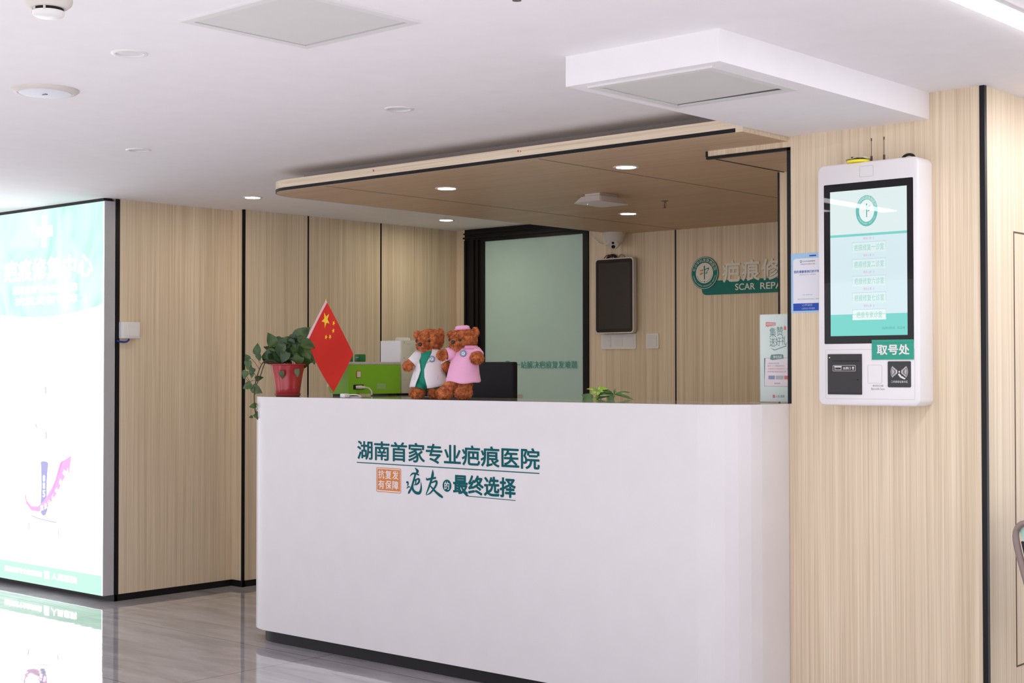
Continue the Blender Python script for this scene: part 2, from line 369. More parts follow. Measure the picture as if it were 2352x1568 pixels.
# black edge strips
t = MB()
t.box(XL1 - .004, XL1 + .004, YF, YF + .024, .036, ZC)                                  # light box / wood corner
t.box(XL2 - .004, XL2 + .004, YW - .004, YW + .016, .036, ZC)
for yy in (5.884, 6.494): t.box(XL2 - .004, XL2 + .0015, yy - .006, yy + .006, .036, ZC)
struct(t.build('trim_3', M_BLACK))
t = MB()
t.box(-5.143, -5.133, YB - .0015, YB + .01, .036, ZK)
struct(t.build('trim_4', M_BLACK))
t = MB()
t.box(XR - .014, XR + .004, YP - .004, YP + .014, 0, ZC)
t.box(XS0 - .004, XS0 + .010, YP - .003, YP + .082, 1.15, 2.091)
t.box(-3.206, XS0 + .010, YP - .003, YP + .016, 2.083, 2.0935); t.box(-3.208, -3.199, YP - .003, YP + .016, 2.0935, 2.113)
t.box(-3.2055, -3.199, YP + .016, 5.25, 2.089, 2.0935)
t.box(-3.2295, -3.2225, 5.2465, 5.262, .76, 2.091)
struct(t.build('trim_5', M_BLACK))
# plinths of the left wall
b = MB()
b.box(-10.5, XL1 + .002, YF - .001, YF + .02, 0, .037); b.box(XL1 - .01, XL1 + .002, YF, YW, 0, .037)
b.box(XL1 - .05, XL2 + .003, YW - .003, YW + .02, 0, .037); b.box(XL2 - .02, XL2 + .003, YW, YB, 0, .037)
struct(b.build('baseboard_left', M_BLACK))
struct(MB().box(-6.95, XR, YB - .003, YB + .05, 0, .037).build('baseboard_back', M_BLACK))
# glazed door in the black frame
d = MB()
d.box(-6.8765, -6.6989, YB - .012, YB + .09, 0, 2.137); d.box(-5.8456, -5.8032, YB - .012, YB + .09, 0, 2.137)
d.box(-6.8765, -5.8032, YB - .012, YB + .09, 2.137, ZC)
for x in (-6.866, -6.792, -6.752): d.box(x, x + .014, YB - .03, YB - .01, 0, 2.15)
d.box(-6.8765, -5.8032, YB - .03, YB - .01, 2.160, 2.172); d.box(-6.8765, -5.8032, YB - .026, YB - .01, 2.19, 2.20)
door = struct(d.build('door_1', M_BLACK))
pane = MB().box(-6.70, -5.845, YB + .002, YB + .012, .02, 2.138).build('pane', mat('frosted_green_glass', (.50, .70, .65), .35, spec=.4), door)
FG = front(YB - .0015)
text('lettering', '一站解决疤痕复发难题', FG, -6.4319, -5.8994, 1.285, 1.3343, .001, mat('glass_print_teal', lin(72, 162, 154), .6), door, off=.006)
MB().ring(FG, circ(-6.4936, 1.297, .040), circ(-6.4936, 1.297, .024), 0, .0015).build('roundel', mat('glass_print_teal', (0, 0, 0)), door)
# flush cupboard door in the right side wall
FS = side(XR)
g = MB(); g.outline(FS, 4.9271, 5.75, .252, 1.752, .0055, -.002, .0012); struct(g.build('door_2', mat('door_gap', (.10, .06, .035), .7)))

# ================================================================== CEILING FITTINGS
def strip(name, x0, x1, y0, y1, label, group, m=None):
    o = thing(name, label, 'ceiling light', ((x0 + x1) / 2, (y0 + y1) / 2, ZC - .012), group)
    MB().box(x0 - .006, x1 + .006, y0, y1, ZC - .006, ZC + .002).build('housing', M_WPLA, o)
    MB().box(x0, x1, y0 + .004, y1 - .004, ZC - .010, ZC - .0055).build('diffuser', m or M_STRIP, o)
strip('strip_light', -1.655, -1.585, .4, 8.6, 'glowing white strip light running along the ceiling near the right-hand wood wall', None, M_STRIPR)
GH = 'ceiling strips of the hall in front of the desk'
strip('strip_light', -4.19, -4.10, 1.20, 2.18, 'wide short ceiling strip light in the hall, out in front of the light box', GH)
strip('strip_light', -4.46, -4.40, 1.45, 2.16, 'narrow short ceiling strip light in the hall, out in front of the light box', GH)
strip('strip_light', -4.22, -4.10, -3, .70, 'long ceiling strip light further out in the hall', GH)
strip('strip_light', .55, .62, -3, 4, 'white ceiling strip light in the hall beyond the right-hand wall', GH)

def downlight(lit):
    z = ZC
    o = thing('downlight', '', 'ceiling light', (0, 0, 0))
    F = under(0)
    MB().lathe((0, 0, 0), [(.040, -.010), (.041, .0035), (.049, .005), (.0535, .003), (.054, 0)], 40, F, caps=False).build('trim_ring', M_WPLA, o)
    if lit: MB().lathe((0, 0, 0), [(0, .002), (.040, .002), (.0405, -.002)], 36, F).build('diffuser', M_GLOW, o)
    else: MB().lathe((0, 0, 0), [(.0, -.020), (.026, -.018), (.0405, -.0005)], 36, F).build('reflector', mat('reflector_white', (.8, .8, .84), .25), o)
    return o
LIT = [(-6.4385, 5.0409, ZC, 'lit round downlight in the white ceiling near the wood wall on the left'),
       (-6.5001, 6.6229, ZC, 'lit round downlight in the white ceiling in front of the frosted glass door'),
       (-4.7502, 4.8428, ZK, 'lit downlight in the wood canopy above the teddy bears, nearest its rounded corner'),
       (-3.7004, 4.8334, ZK, 'lit downlight in the wood canopy closest to the white bulkhead'),
       (-4.7925, 6.2782, ZK, 'lit downlight in the wood canopy between the white access point and the dome camera')]
OFF = [(-3.785, 2.4993, 'unlit recessed downlight between the smoke detector and the large ceiling panel'),
       (-5.4173, 3.625, 'small unlit downlight in the ceiling above the switch box wall'),
       (-3.864, 3.6926, 'unlit downlight in the ceiling between the square panel and the wood canopy')]
dl = downlight(True); df = downlight(False)
for i, (x, y, z, l) in enumerate(LIT):
    o = dl if i == 0 else copy_tree(dl); o.location = (x, y, z); tag(o, l, 'ceiling light', 'lit downlights')
for i, (x, y, l) in enumerate(OFF):
    o = df if i == 0 else copy_tree(df); o.location = (x, y, ZC); tag(o, l, 'ceiling light', 'unlit downlights')

def access(x0, x1, y0, y1, z, label, open_):
    o = thing('ceiling_access_hatch', label, 'ceiling panel', ((x0 + x1) / 2, (y0 + y1) / 2, z - .01), 'square ceiling access panels')
    F = under(z)
    MB().outline(F, x0, x1, -y1, -y0, .026, 0, .006).build('frame', M_GREYP if False else mat('panel_frame', (.76, .75, .75), .6), o)
    MB().rect(F, x0 + .02, x1 - .02, -y1 + .02, -y0 - .02, -.002, .001).build('recess', mat('recess_grey', (.10, .10, .10), .8), o)
    a, b_ = x0 + .030, x1 - (.034 if open_ else .031); c, d_ = y0 + .030, y1 - (.040 if open_ else .034)
    fl = MB(); vs = []
    for (x, y) in ((a, c), (b_, c), (b_, d_), (a, d_)):
        dz = .002 + (.002 if not open_ else .0)
        vs.append((x, y, z - dz))
    if open_: vs[2] = (vs[2][0] - .004, vs[2][1] - .012, z - .0015)
    up_ = [(x, y, zz + .004) for x, y, zz in vs]
    fl.add(vs + up_, [(0, 1, 2, 3), (7, 6, 5, 4)] + [(i, (i + 1) % 4, 4 + (i + 1) % 4, 4 + i) for i in range(4)])
    fl.build('hatch', mat('panel_grey', (.70, .695, .685), .7), o)
access(-3.325, -2.846, 2.355, 2.803, ZC, 'large grey square access panel in the flat white ceiling at the top of the picture', False)
access(-2.790, -2.3365, 3.452, 3.915, ZS, 'grey access panel on the underside of the white bulkhead, hatch slightly ajar', True)

o = thing('smoke_detector', 'cream smoke detector with dark slots hanging from the ceiling corner', 'smoke detector', (-3.2945, 1.941, ZC))
F = under(ZC)
MB().lathe((-3.2945, 1.941, ZC), [(.058, -.002), (.059, .032), (.056, .040), (.047, .048), (.043, .050), (.0, .050)], 40, F).build('housing', M_CREAM, o)
MB().lathe((-3.2945, 1.941, ZC), [(.036, .048), (.0375, .058)], 40, F).build('sensor_slot', M_DARK, o)
MB().lathe((-3.2945, 1.941, ZC), [(.0395, .0575), (.038, .067), (.032, .071), (.0, .072)], 40, F).build('cover', M_WPLA, o)
for a in range(180, 360, 45):
    ca, sa = math.cos(math.radians(a)), math.sin(math.radians(a))
    MB().tube([(-3.2945 + .0385 * ca, 1.941 + .0385 * sa, ZC - .047), (-3.2945 + .0385 * ca, 1.941 + .0385 * sa, ZC - .060)], .0032, 6).build('slot_rib', M_CREAM, o)

o = thing('ceiling_speaker', 'large round white ceiling speaker with a grille on the left of the ceiling', 'speaker', (-4.4907, 2.6355, ZC))
MB().lathe((-4.4907, 2.6355, ZC), [(.111, -.002), (.111, .004), (.104, .010), (.092, .013), (.088, .010), (.087, -.002)], 56, F, caps=False).build('rim', M_CREAM, o)
MB().lathe((-4.4907, 2.6355, ZC), [(.0895, .0095), (.086, .014), (.05, .019), (0, .021)], 56, F).build('grille', mat('speaker_grille', (.70, .71, .78), .5), o)
MB().box(-4.482, -4.462, 2.618, 2.628, ZC - .0225, ZC - .020).build('badge', mat('badge_grey', (.12, .12, .14), .4), o)

o = thing('access_point', 'white square wireless access point hanging under the wood canopy', 'router', (-4.375, 5.515, ZK))
m = MB()
def frustum(m, a, b_, z0, z1):
    vs = [(x, y, z0) for x, y in a] + [(x, y, z1) for x, y in b_]; k = len(a)
    return m.add(vs, [tuple(range(k)), tuple(range(k, 2 * k))[::-1]] + [(i, (i + 1) % k, k + (i + 1) % k, k + i) for i in range(k)])
frustum(m, rrect(-4.463, -4.287, 5.405, 5.632, .022), rrect(-4.455, -4.295, 5.413, 5.624, .012), ZK - .046, ZK - .040)
frustum(m, rrect(-4.455, -4.295, 5.413, 5.624, .012), rrect(-4.435, -4.315, 5.435, 5.60, .008), ZK - .040, ZK - .014)
m.build('housing', M_WPLA, o)
MB().box(-4.42, -4.33, 5.45, 5.585, ZK - .014, ZK).build('bracket', M_CREAM, o)
MB().ball((-4.42, 5.47, ZK - .0465), .0025).build('indicator', mat('blue_indicator', (.2, .3, .8), .4, emis=(.3, .45, 1), es=1.5), o)
def sprinkler(x, y, z, label):
    o = thing('sprinkler', label, 'sprinkler', (x, y, z), 'ceiling sprinklers')
    FD = under(z)
    MB().lathe((x, y, z), [(.020, -.001), (.020, .002), (.014, .005), (0, .005)], 24, FD).build('escutcheon', mat('dull_steel', (.28, .27, .26), .35, .9), o)
    m = MB(); m.tube([(x, y, z), (x, y, z - .012)], .007, 10)
    for s in (-1, 1): m.tube([(x + s * .009, y, z - .010), (x + s * .010, y, z - .022), (x + s * .003, y, z - .034)], .0018, 6)
    m.lathe((x, y, z), [(.002, .032), (.010, .035), (.012, .037), (0, .037)], 14, FD); m.build('frame', mat('dull_steel', (0, 0, 0)), o)
    MB().tube([(x, y, z - .012), (x, y, z - .031)], .0024, 8).build('bulb', mat('red_bulb', lin(170, 30, 25), .2), o)
sprinkler(-4.30, 5.93, ZK, 'small steel sprinkler with red bulb under the wood canopy')
sprinkler(-2.408, 2.703, ZC, 'steel sprinkler just showing at the top edge of the white ceiling')

# dome camera under the back of the canopy
cx, cy = -5.527, YB - .10
o = thing('dome_camera', 'white dome security camera under the canopy above the wall display', 'camera', (cx, cy, ZK))
m = MB(); m.lathe((cx, cy, ZK), [(.070, 0), (.070, .014), (.066, .018), (.062, .030), (.056, .052), (.046, .066), (0, .074)], 40, under(ZK)); m.build('housing', M_CREAM, o)
dv = Vector((.42, -.72, -.55)).normalized(); FC = Fr(Vector((cx, cy, ZK - .052)), dv.cross(Vector((0, 0, 1))), dv.cross(Vector((0, 0, 1))).cross(dv) * -1)
FC = Fr(Vector((cx, cy, ZK - .050)), Vector((0, 0, 1)).cross(dv), Vector((0, 0, 1)) - dv * dv.z)
MB().lathe(FC.O, [(.040, .0), (.042, .022), (.037, .040), (.030, .047), (0, .049)], 36, FC).build('eyeball', M_CREAM, o)
for v_, r_, nm in ((.012, .0080, 'infrared_lens'), (-.014, .0115, 'lens')):
    MB().lathe(FC.P(0, v_, 0), [(r_, .044), (r_, .0505), (r_ * .6, .0515), (0, .0505)], 24, FC).build(nm, mat('lens_black', (.01, .012, .016), .1), o)
m = MB(); m.tube([(-5.594, YB - .06, 2.085), (-5.63, YB - .03, 2.062), (-5.675, YB - .02, 2.055), (-5.72, YB - .02, 2.075), (-5.75, YB - .02, 2.105), (-5.757, YB - .03, ZK)], .0035, 6)
m.build('cable', M_WPLA, o)

# ================================================================== LIGHT BOX
o = thing('light_box', 'tall glowing advertising light box with green picture and pink arrow on left wall', 'light box', (-8.6, 4.52, .036))
x0, x1, y0 = -10.2, XL1 + .0005, 4.503
MB().box(x0, x1, y0 + .006, YF - .001, .036, 2.2095, .002, 1).build('frame', M_GREYM, o)
MB().box(x0, x1 - .004, y0 + .004, YF - .02, 2.2095, ZC - .001).build('top_strip', M_BLACK, o)
FL = front(y0 + .0055)
def emat(name, c, es=1): return mat(name, (.02, .02, .02), .25, emis=c, es=es)
panel = MB().rect(FL, x0 + .01, x1 - .004, .040, 2.205, 0, .004).build('panel', emat('light_box_white', (.95, .97, 1), BOX), o)
# green picture with a curved lower edge
def pic_mat():
    m = bpy.data.materials.new('light_box_picture'); m.use_nodes = True; nt = m.node_tree; L = nt.links.new
    b = nt.nodes['Principled BSDF']; b.inputs['Base Color'].default_value = (.02, .02, .02, 1)
    g = nt.nodes.new('ShaderNodeNewGeometry'); mp = nt.nodes.new('ShaderNodeMapping'); mp.inputs['Scale'].default_value = (1.5, 1, 1.2); mp.inputs['Rotation'].default_value = (0, .6, 0); mp.inputs['Location'].default_value = (.35, 0, .2)
    n = nt.nodes.new('ShaderNodeTexNoise'); n.inputs['Scale'].default_value = 1.9; n.inputs['Detail'].default_value = 3; n.inputs['Distortion'].default_value = 1.1
    r = nt.nodes.new('ShaderNodeValToRGB'); cr = r.color_ramp; cr.elements[0].position = .30; cr.elements[0].color = (.42, .86, .70, 1)
    cr.elements[1].position = .72; cr.elements[1].color = (1.0, 1.7, 1.6, 1); e = cr.elements.new(.42); e.color = (.62, 1.0, .84, 1); e = cr.elements.new(.56); e.color = (.76, 1.1, .98, 1)
    L(g.outputs['Position'], mp.inputs['Vector']); L(mp.outputs['Vector'], n.inputs['Vector']); L(n.outputs['Fac'], r.inputs['Fac'])
    L(r.outputs['Color'], b.inputs['Emission Color']); b.inputs['Emission Strength'].default_value = 1.0
    return m
curve = [(x, 1.584 + .058 * ((x + 7.72) / .68) ** 2 if x < -7.0 else 1.64) for x in [x0 + .012 + (x1 - .0035 - x0 - .012) * i / 40 for i in range(41)]]
curve = [(x, min(z, 1.75)) for x, z in curve]
MB().plate(FL, curve + [(x1 - .0035, 2.206), (x0 + .012, 2.206)], .0041, .0047).build('picture', pic_mat(), o)
MB().plate(FL, [(x, z - .012) for x, z in curve] + [(x, z - .018) for x, z in curve[::-1]], .0041, .0045).build('picture_edge', emat('pale_green_print', (.72, 1.0, .88)), o)
MW = MATS['light_box_white']
MB().rect(FL, -7.765, -7.585, 2.045, 2.11, .0048, .0052).rect(FL, -7.706, -7.648, 1.987, 2.173, .0048, .0053).build('cross', MW, o)
text('title_lettering', '疤痕修复中心', FL, -8.13, -7.165, 1.795, 1.930, .0053, MW, o, off=.035)
text('subtitle_lettering', [('湖南首家专业疤痕医院', -8.03, -7.32, 1.722, 1.770), ('抗复发有保障', -8.00, -7.32, 1.655, 1.707)], FL, 0, 0, 0, 0, .0053, MW, o, off=.03)
MB().rect(FL, x0 + .012, x1 - .0035, .0395, .148, .0041, .0046).build('footer_band', emat('footer_green', (.50, .95, .70)), o)
text('footer_lettering', [('湖南首家专业疤痕医院', -8.10, -7.68, .083, .117), ('▦', -7.655, -7.60, .078, .125), ('人民医院', -7.58, -7.31, .080, .120)], FL, 0, 0, 0, 0, .0051, MW, o, off=.04)
text('caption_lettering', '祛疤抗复发系统', FL, -7.60, -7.15, 1.475, 1.525, .0046, emat('caption_lilac', (.74, .70, .98)), o, off=-.012)
# product picture: bottle, stand, swoosh arrow
F2 = FL
bt = [(-7.70, .745), (-7.675, .752), (-7.64, .751), (-7.618, .742), (-7.628, .69), (-7.636, .60), (-7.632, .52), (-7.625, .475), (-7.645, .445), (-7.668, .437), (-7.69, .447), (-7.707, .475), (-7.697, .52), (-7.692, .60), (-7.694, .68)]
MB().plate(F2, bt, .0042, .0047).build('bottle_picture', emat('bottle_purple', lin(163, 160, 214)), o)
text('bottle_lettering', [('8', -7.675, -7.653, .635, .672), ('8', -7.675, -7.653, .592, .630), ('5', -7.676, -7.65, .545, .585)], F2, 0, 0, 0, 0, .0050, MW, o, off=.02)
out = [(-7.868, .565), (-7.85, .515), (-7.80, .485), (-7.73, .487), (-7.66, .525), (-7.58, .60), (-7.50, .70), (-7.46, .765), (-7.49, .75), (-7.375, .795), (-7.40, .68), (-7.41, .725), (-7.44, .675), (-7.53, .57), (-7.62, .492), (-7.72, .458), (-7.80, .460), (-7.855, .495), (-7.872, .535)]
MB().plate(F2, out, .0048, .0052).build('arrow_picture', emat('arrow_pink', lin(255, 170, 232)), o)
mb = MB()
for i, ch in enumerate('复发率低有保障'):
    s_ = i / 6; px, pz = -7.685 + .24 * s_, .482 + .05 * s_ + .165 * s_ * s_; a = math.atan2(.05 + .33 * s_, .24); vs, fs = glyphs(ch, .03)
    mb.add([F2.P(px + (p.x - .5) * .034 * math.cos(a) - (p.y - .38) * .034 * math.sin(a), pz + (p.x - .5) * .034 * math.sin(a) + (p.y - .38) * .034 * math.cos(a), .0055) for p in vs], fs)
mb.build('arrow_lettering', MW, o, smooth=0, weld=False)
def stroke(m, pts, wd, n=.0046):
    m = MB()
    for (a, b_) in zip(pts[:-1], pts[1:]):
        a = Vector(a); b_ = Vector(b_); d_ = (b_ - a); q = Vector((-d_.y, d_.x)).normalized() * wd / 2
        m.plate(F2, [tuple(a - q), tuple(b_ - q), tuple(b_ + q), tuple(a + q)], .0041, n)
    m.build('product_picture', emat('product_lilac', (.55, .53, .85)), o)
stroke(None, [(-7.80, .43), (-7.72, .418), (-7.62, .412), (-7.53, .408)], .008); stroke(None, [(-7.83, .39), (-7.82, .35)], .010); stroke(None, [(-7.505, .372), (-7.505, .335)], .008)
stroke(None, [(-7.73, .775), (-7.60, .771), (-7.49, .766)], .003)
stroke(None, [(-7.655, 1.18), (-7.65, 1.14)], .016); stroke(None, [(-7.69, 1.03), (-7.70, .96), (-7.70, .90)], .003); stroke(None, [(-7.76, .965), (-7.745, .94)], .014)
stroke(None, [(-7.645, .92), (-7.642, .88)], .015); stroke(None, [(-7.85, .86), (-7.82, .835), (-7.77, .832), (-7.735, .85), (-7.70, .90)], .003); stroke(None, [(-7.86, .95), (-7.86, .915)], .004)

# switch box with the blue cable beside the light box
o = thing('switch_box', 'white surface switch box with a blue cable next to the light box', 'switch', (-7.04, 4.652, 1.45))
MB().box(XL1, XL1 + .044, 4.601, 4.712, 1.4515, 1.543, .003).build('box', M_WPLA, o)
FX = side(XL1 + .044)
MB().rect(FX, 4.632, 4.700, 1.464, 1.531, 0, .003, .002).build('rocker', M_WPLA, o)
MB().tube([(XL1 + .02, 4.655, 1.4515), (XL1 + .018, 4.652, 1.440), (XL1 + .012, 4.635, 1.432), (XL1 + .008, 4.60, 1.434), (XL1 + .006, 4.585, 1.440)], .005, 8).build('cable', mat('blue_cable', lin(40, 60, 150), .4), o)

# ================================================================== RECEPTION COUNTER
o = thing('reception_counter', 'long white reception counter with rounded ends, black plinth and teal lettering', 'counter', (-4.25, 4.7, 0))
XCL, RC = -5.66, .22
def arc(cx_, cy_, r, a0, a1, n): return [(cx_ + r * math.cos(math.radians(a0 + (a1 - a0) * i / n)), cy_ + r * math.sin(math.radians(a0 + (a1 - a0) * i / n))) for i in range(n + 1)]
def plan(e, yend=YP - .001):
    xr = XS0
    return [(XCL + e, 5.6 - e)] + arc(XCL + RC, YCF + RC, RC - e, 180, 270, 12) + arc(xr - RC, YCF + RC, RC - e, 270, 360, 7) + [(xr - e, yend), (xr - .002, yend), (xr - .002, 4.83 - e), (-4.95 - e, 4.83 - e), (-4.95 - e, 5.6 - e)]
body = MB().plate(FZ, plan(0), HP, HC - .0008).build('body', M_WHITE, o, smooth=9)
MB().plate(FZ, plan(.004), HC - .0008, HC).build('countertop', M_STONE, o)
MB().plate(FZ, plan(.045), 0, HP).build('plinth', M_BLKP, o)
MB().box(-4.95, -3.3, 4.835, 5.24, .72, .76).box(-4.94, -4.90, 4.84, 5.22, 0, .72).box(-3.35, -3.31, 4.84, 5.22, 0, .72).build('desk', M_WPLA, o)
FB = front(YCF)
text('lettering', '湖南首家专业疤痕医院', FB, -4.8117, -3.754, .8835, .9672, .0012, M_TEAL, o, off=.018)
ln = MB(); ln.rect(FB, -4.8143, -3.7564, .8680, .8718, 0, .0012)
ln.plate(FB, [(-4.175, .776), (-4.158, .776), (-4.137, .7612), (-3.8815, .7585), (-3.8815, .7560), (-4.150, .7585)], 0, .0012)
ln.build('underline', M_TEAL, o)
sq = MB(); sq.rect(FB, -4.682, -4.542, .7565, .8475, 0, .0010, .004); sq.outline(FB, -4.689, -4.535, .7485, .8540, .0028, 0, .0010, .007)
stamp = sq.build('stamp', M_ORANGE, o)
rows = []
for r_, ln_ in enumerate(('抗复发', '有保障')):
    for i, ch in enumerate(ln_): rows.append((ch, -4.676 + .0440 * i, -4.676 + .0440 * i + .038, .8065 - .0435 * r_, .8435 - .0435 * r_))
text('stamp_lettering', rows, FB, 0, 0, 0, 0, .0013, mat('stamp_white', (.85, .83, .84), .4), stamp, off=.01)
def brush(name, strokes):
    mb = MB()
    for q, st_ in enumerate(strokes):
        pts = []
        for i in range(len(st_) - 1):
            p0, p1, p2, p3 = [Vector(st_[max(0, min(len(st_) - 1, i + e))]) for e in (-1, 0, 1, 2)]
            for t in (0, .2, .4, .6, .8): pts.append(.5 * (2 * p1 + (p2 - p0) * t + (2 * p0 - 5 * p1 + 4 * p2 - p3) * t * t + (3 * p1 - p0 - 3 * p2 + p3) * t ** 3))
        pts.append(Vector(st_[-1])); L_, R_ = [], []
        for i, p in enumerate(pts):
            d_ = pts[min(i + 1, len(pts) - 1)] - pts[max(i - 1, 0)]; n_ = Vector((-d_.y, d_.x)).normalized() * max(.2, p[2]) / 2
            L_.append((p.x + n_.x, p.y + n_.y)); R_.append((p.x - n_.x, p.y - n_.y))
        f = lambda p: FB.P(-4.506 + p[0] * .00124, .746 + p[1] * .001, .0012 + q * 2e-5); k_ = len(pts)
        mb.add([f(p) for p in L_ + R_], [(i, i + 1, k_ + i + 1, k_ + i) for i in range(k_ - 1)])
    return mb.build(name, M_TEAL, o, smooth=0, weld=False)
# brush strokes in millimetres: x, y, width
brush('brush_lettering', [[(45, 116, 2), (54, 107, 10), (58, 101, 11), (50, 92, 7), (41, 87, 3)], [(20, 78, 1), (32, 90, 7), (46, 92, 7), (65, 86, 6)], [(48, 92, 8), (40, 66, 9), (29, 34, 8), (16, 10, 9), (12, 4, 1)],
    [(3, 50, 6), (9, 54, 7), (11, 44, 6), (6, 36, 1)], [(4, 26, 2), (14, 34, 6), (22, 32, 2)],
    [(32, 56, 2), (48, 65, 6), (64, 70, 8), (64, 56, 9), (52, 46, 6), (40, 44, 3)], [(50, 64, 6), (48, 47, 5)], [(34, 48, 7), (34, 26, 10), (48, 12, 12), (66, 11, 12), (74, 26, 9), (75, 44, 5), (74, 58, 1)]])
brush('brush_lettering', [[(100, 78, 2), (103, 70, 8), (120, 74, 9), (146, 80, 8)], [(130, 112, 2), (130, 92, 12), (123, 66, 10), (112, 38, 8), (98, 6, 3)],
    [(116, 54, 2), (130, 60, 6), (147, 66, 9), (148, 54, 9), (138, 36, 8), (118, 14, 6), (98, 4, 1)], [(112, 50, 2), (126, 38, 7), (146, 20, 10), (164, 8, 12), (178, 0, 7)]])
dot = MB().plate(FB, circ(-4.2612, .7960, .0252, 36), 0, .0010).build('dot', M_TEAL, o)
text('dot_lettering', '的', FB, -4.2755, -4.2470, .7800, .8130, .0013, MATS['stamp_white'], dot, off=.008)
text('slogan_lettering', '最终选择', FB, -4.2258, -3.8795, .7655, .8460, .0012, M_TEAL, o, off=.028)
# ================================================================== THINGS ON THE COUNTER
E1 = Vector((.7443, .6678, 0)); E3 = Vector((.6678, -.7443, 0)); EZ = Vector((0, 0, 1))

# ---- pothos in a red pot
PC = Vector((-5.444, 4.475, HC))
o = thing('potted_pothos', 'trailing green pothos in a red pot on the left end of the counter', 'plant', PC)
rib = lambda a, j: .0022 * math.cos(10 * a) if 2 <= j <= 6 else 0
M_POT = mat('red_pot', lin(172, 50, 56), .25, coat=.3)
MB().lathe(PC, [(0, .003), (.050, .003), (.056, .012), (.060, .04), (.066, .08), (.072, .115), (.076, .128), (.081, .146), (.089, .148), (.0905, .152), (.088, .154), (.080, .150), (.074, .128)], 60, amp=rib).build('pot', M_POT, o)
MB().lathe(PC, [(0, 0), (.055, 0), (.060, .004), (.062, .014), (.060, .014), (.057, .006), (0, .004)], 40).build('saucer', mat('clear_saucer', lin(150, 60, 50), .15), o)
MB().lathe(PC, [(0, .146), (.05, .145), (.076, .140)], 24).build('soil', mat('soil', (.03, .022, .018), .95), o)
k = 1 / 484
def PP(x, y, d=0): return PC + E1 * ((x - 659.5) * k) + EZ * ((909 - y) * k) + E3 * (d * k)
def leaf(mb, c, tip, nrm, L, wd, fold=.25, curl=.15):
    t = tip.normalized(); n = (nrm - t * nrm.dot(t)).normalized(); s_ = t.cross(n)
    prof = [(0, 0), (-.06, .30), (.05, .46), (.25, .52), (.48, .44), (.70, .28), (.88, .11), (1, 0)]
    mid = [c + t * (L * (a - .4)) - n * (curl * L * (a - .4) ** 2) for a, _ in prof]
    lft = [m_ + s_ * wd * L * b_ + n * (fold * wd * L * b_) for m_, (_, b_) in zip(mid, prof)]
    rgt = [m_ - s_ * wd * L * b_ + n * (fold * wd * L * b_) for m_, (_, b_) in zip(mid, prof)]
    mid[1] = c + t * (L * (.06 - .4))
    q = len(prof); mb.add(mid + lft + rgt, [f for i in range(q - 1) for f in ((i, i + 1, q + i + 1, q + i), (i + 1, i, 2 * q + i, 2 * q + i + 1))])
def leaf_mat(name, c0, c1):
    m = bpy.data.materials.new(name); m.use_nodes = True; nt = m.node_tree; L = nt.links.new; b = nt.nodes['Principled BSDF']
    b.inputs['Roughness'].default_value = .35; g = nt.nodes.new('ShaderNodeNewGeometry'); n = nt.nodes.new('ShaderNodeTexNoise'); n.inputs['Scale'].default_value = 22; n.inputs['Detail'].default_value = 2
    r = nt.nodes.new('ShaderNodeValToRGB'); r.color_ramp.elements[0].position = .38; r.color_ramp.elements[1].position = .62; r.color_ramp.elements[0].color = (*c0, 1); r.color_ramp.elements[1].color = (*c1, 1)
    L(g.outputs['Position'], n.inputs['Vector']); L(n.outputs['Fac'], r.inputs['Fac']); L(r.outputs['Color'], b.inputs['Base Color']); return m
M_LEAF = leaf_mat('pothos_leaf', (.020, .058, .016), (.065, .13, .028))
LV = [(692, 766, 34, 42), (664, 797, 36, -72), (632, 786, 28, 205), (622, 780, 28, 115), (646, 802, 26, -100), (616, 814, 28, 195), (650, 786, 24, 60), (676, 776, 24, 20), (682, 800, 26, -30),
      (702, 806, 32, -62), (708, 790, 28, -20), (686, 826, 24, -92), (655, 818, 24, -120), (640, 818, 24, -60), (628, 804, 26, 150), (719, 820, 23, -85), (591, 801, 24, 92), (570, 835, 21, -102),
      (568, 820, 15, 120), (578, 850, 17, -120), (594, 868, 19, 15), (569, 885, 22, 205), (589, 893, 26, -32), (582, 931, 17, 188), (593, 953, 21, -32), (577, 956, 9, 185), (563, 858, 19, -110),
      (652, 858, 18, -88), (687, 854, 18, -88), (700, 836, 21, 30), (594, 818, 17, -75), (573, 843, 14, 60), (579, 858, 15, -100)]
lf = MB()
for (x, y, L_, a) in LV:
    L_ = L_ * (1.22 if 600 < x < 724 and y < 845 else 1.06)
    d_ = random.uniform(-6, 22) if 605 < x < 722 and y < 840 else (8 if x < 605 else 38)
    tip = E1 * math.cos(math.radians(a)) + EZ * math.sin(math.radians(a)) + E3 * random.uniform(-.25, .25)
    nr = E3 + E1 * random.uniform(-.5, .3) + EZ * random.uniform(0, .7)
    leaf(lf, PP(x, y, d_), tip, nr, L_ * k, random.uniform(.72, .9))
for i in range(95):
    a = random.uniform(0, 2 * PI); rr = random.uniform(.1, 1); x = 661 + 52 * rr * math.cos(a); y = 806 - 30 * rr * abs(math.sin(a)) + random.uniform(-4, 26)
    ang = math.radians(random.uniform(-110, 200)); tip = E1 * math.cos(ang) + EZ * math.sin(ang) * .7 + E3 * random.uniform(-.5, .5)
    leaf(lf, PP(x, y, random.uniform(-55, 8)), tip, E3 * .7 + EZ * .8 + E1 * random.uniform(-.8, .8), random.uniform(22, 34) * k, .85)
lf.build('foliage', M_LEAF, o, weld=False)
M_STEM = mat('stem_brown', lin(70, 52, 34), .7); vn = MB()
vn.tube([PP(640, 833, 20), PP(622, 826, 18), PP(606, 830, 14), PP(596, 846, 9), PP(589, 868, 8), PP(585, 890, 8), PP(584, 918, 8), PP(586, 942, 8), PP(591, 960, 8), PP(598, 964, 8)], .0026, 6)
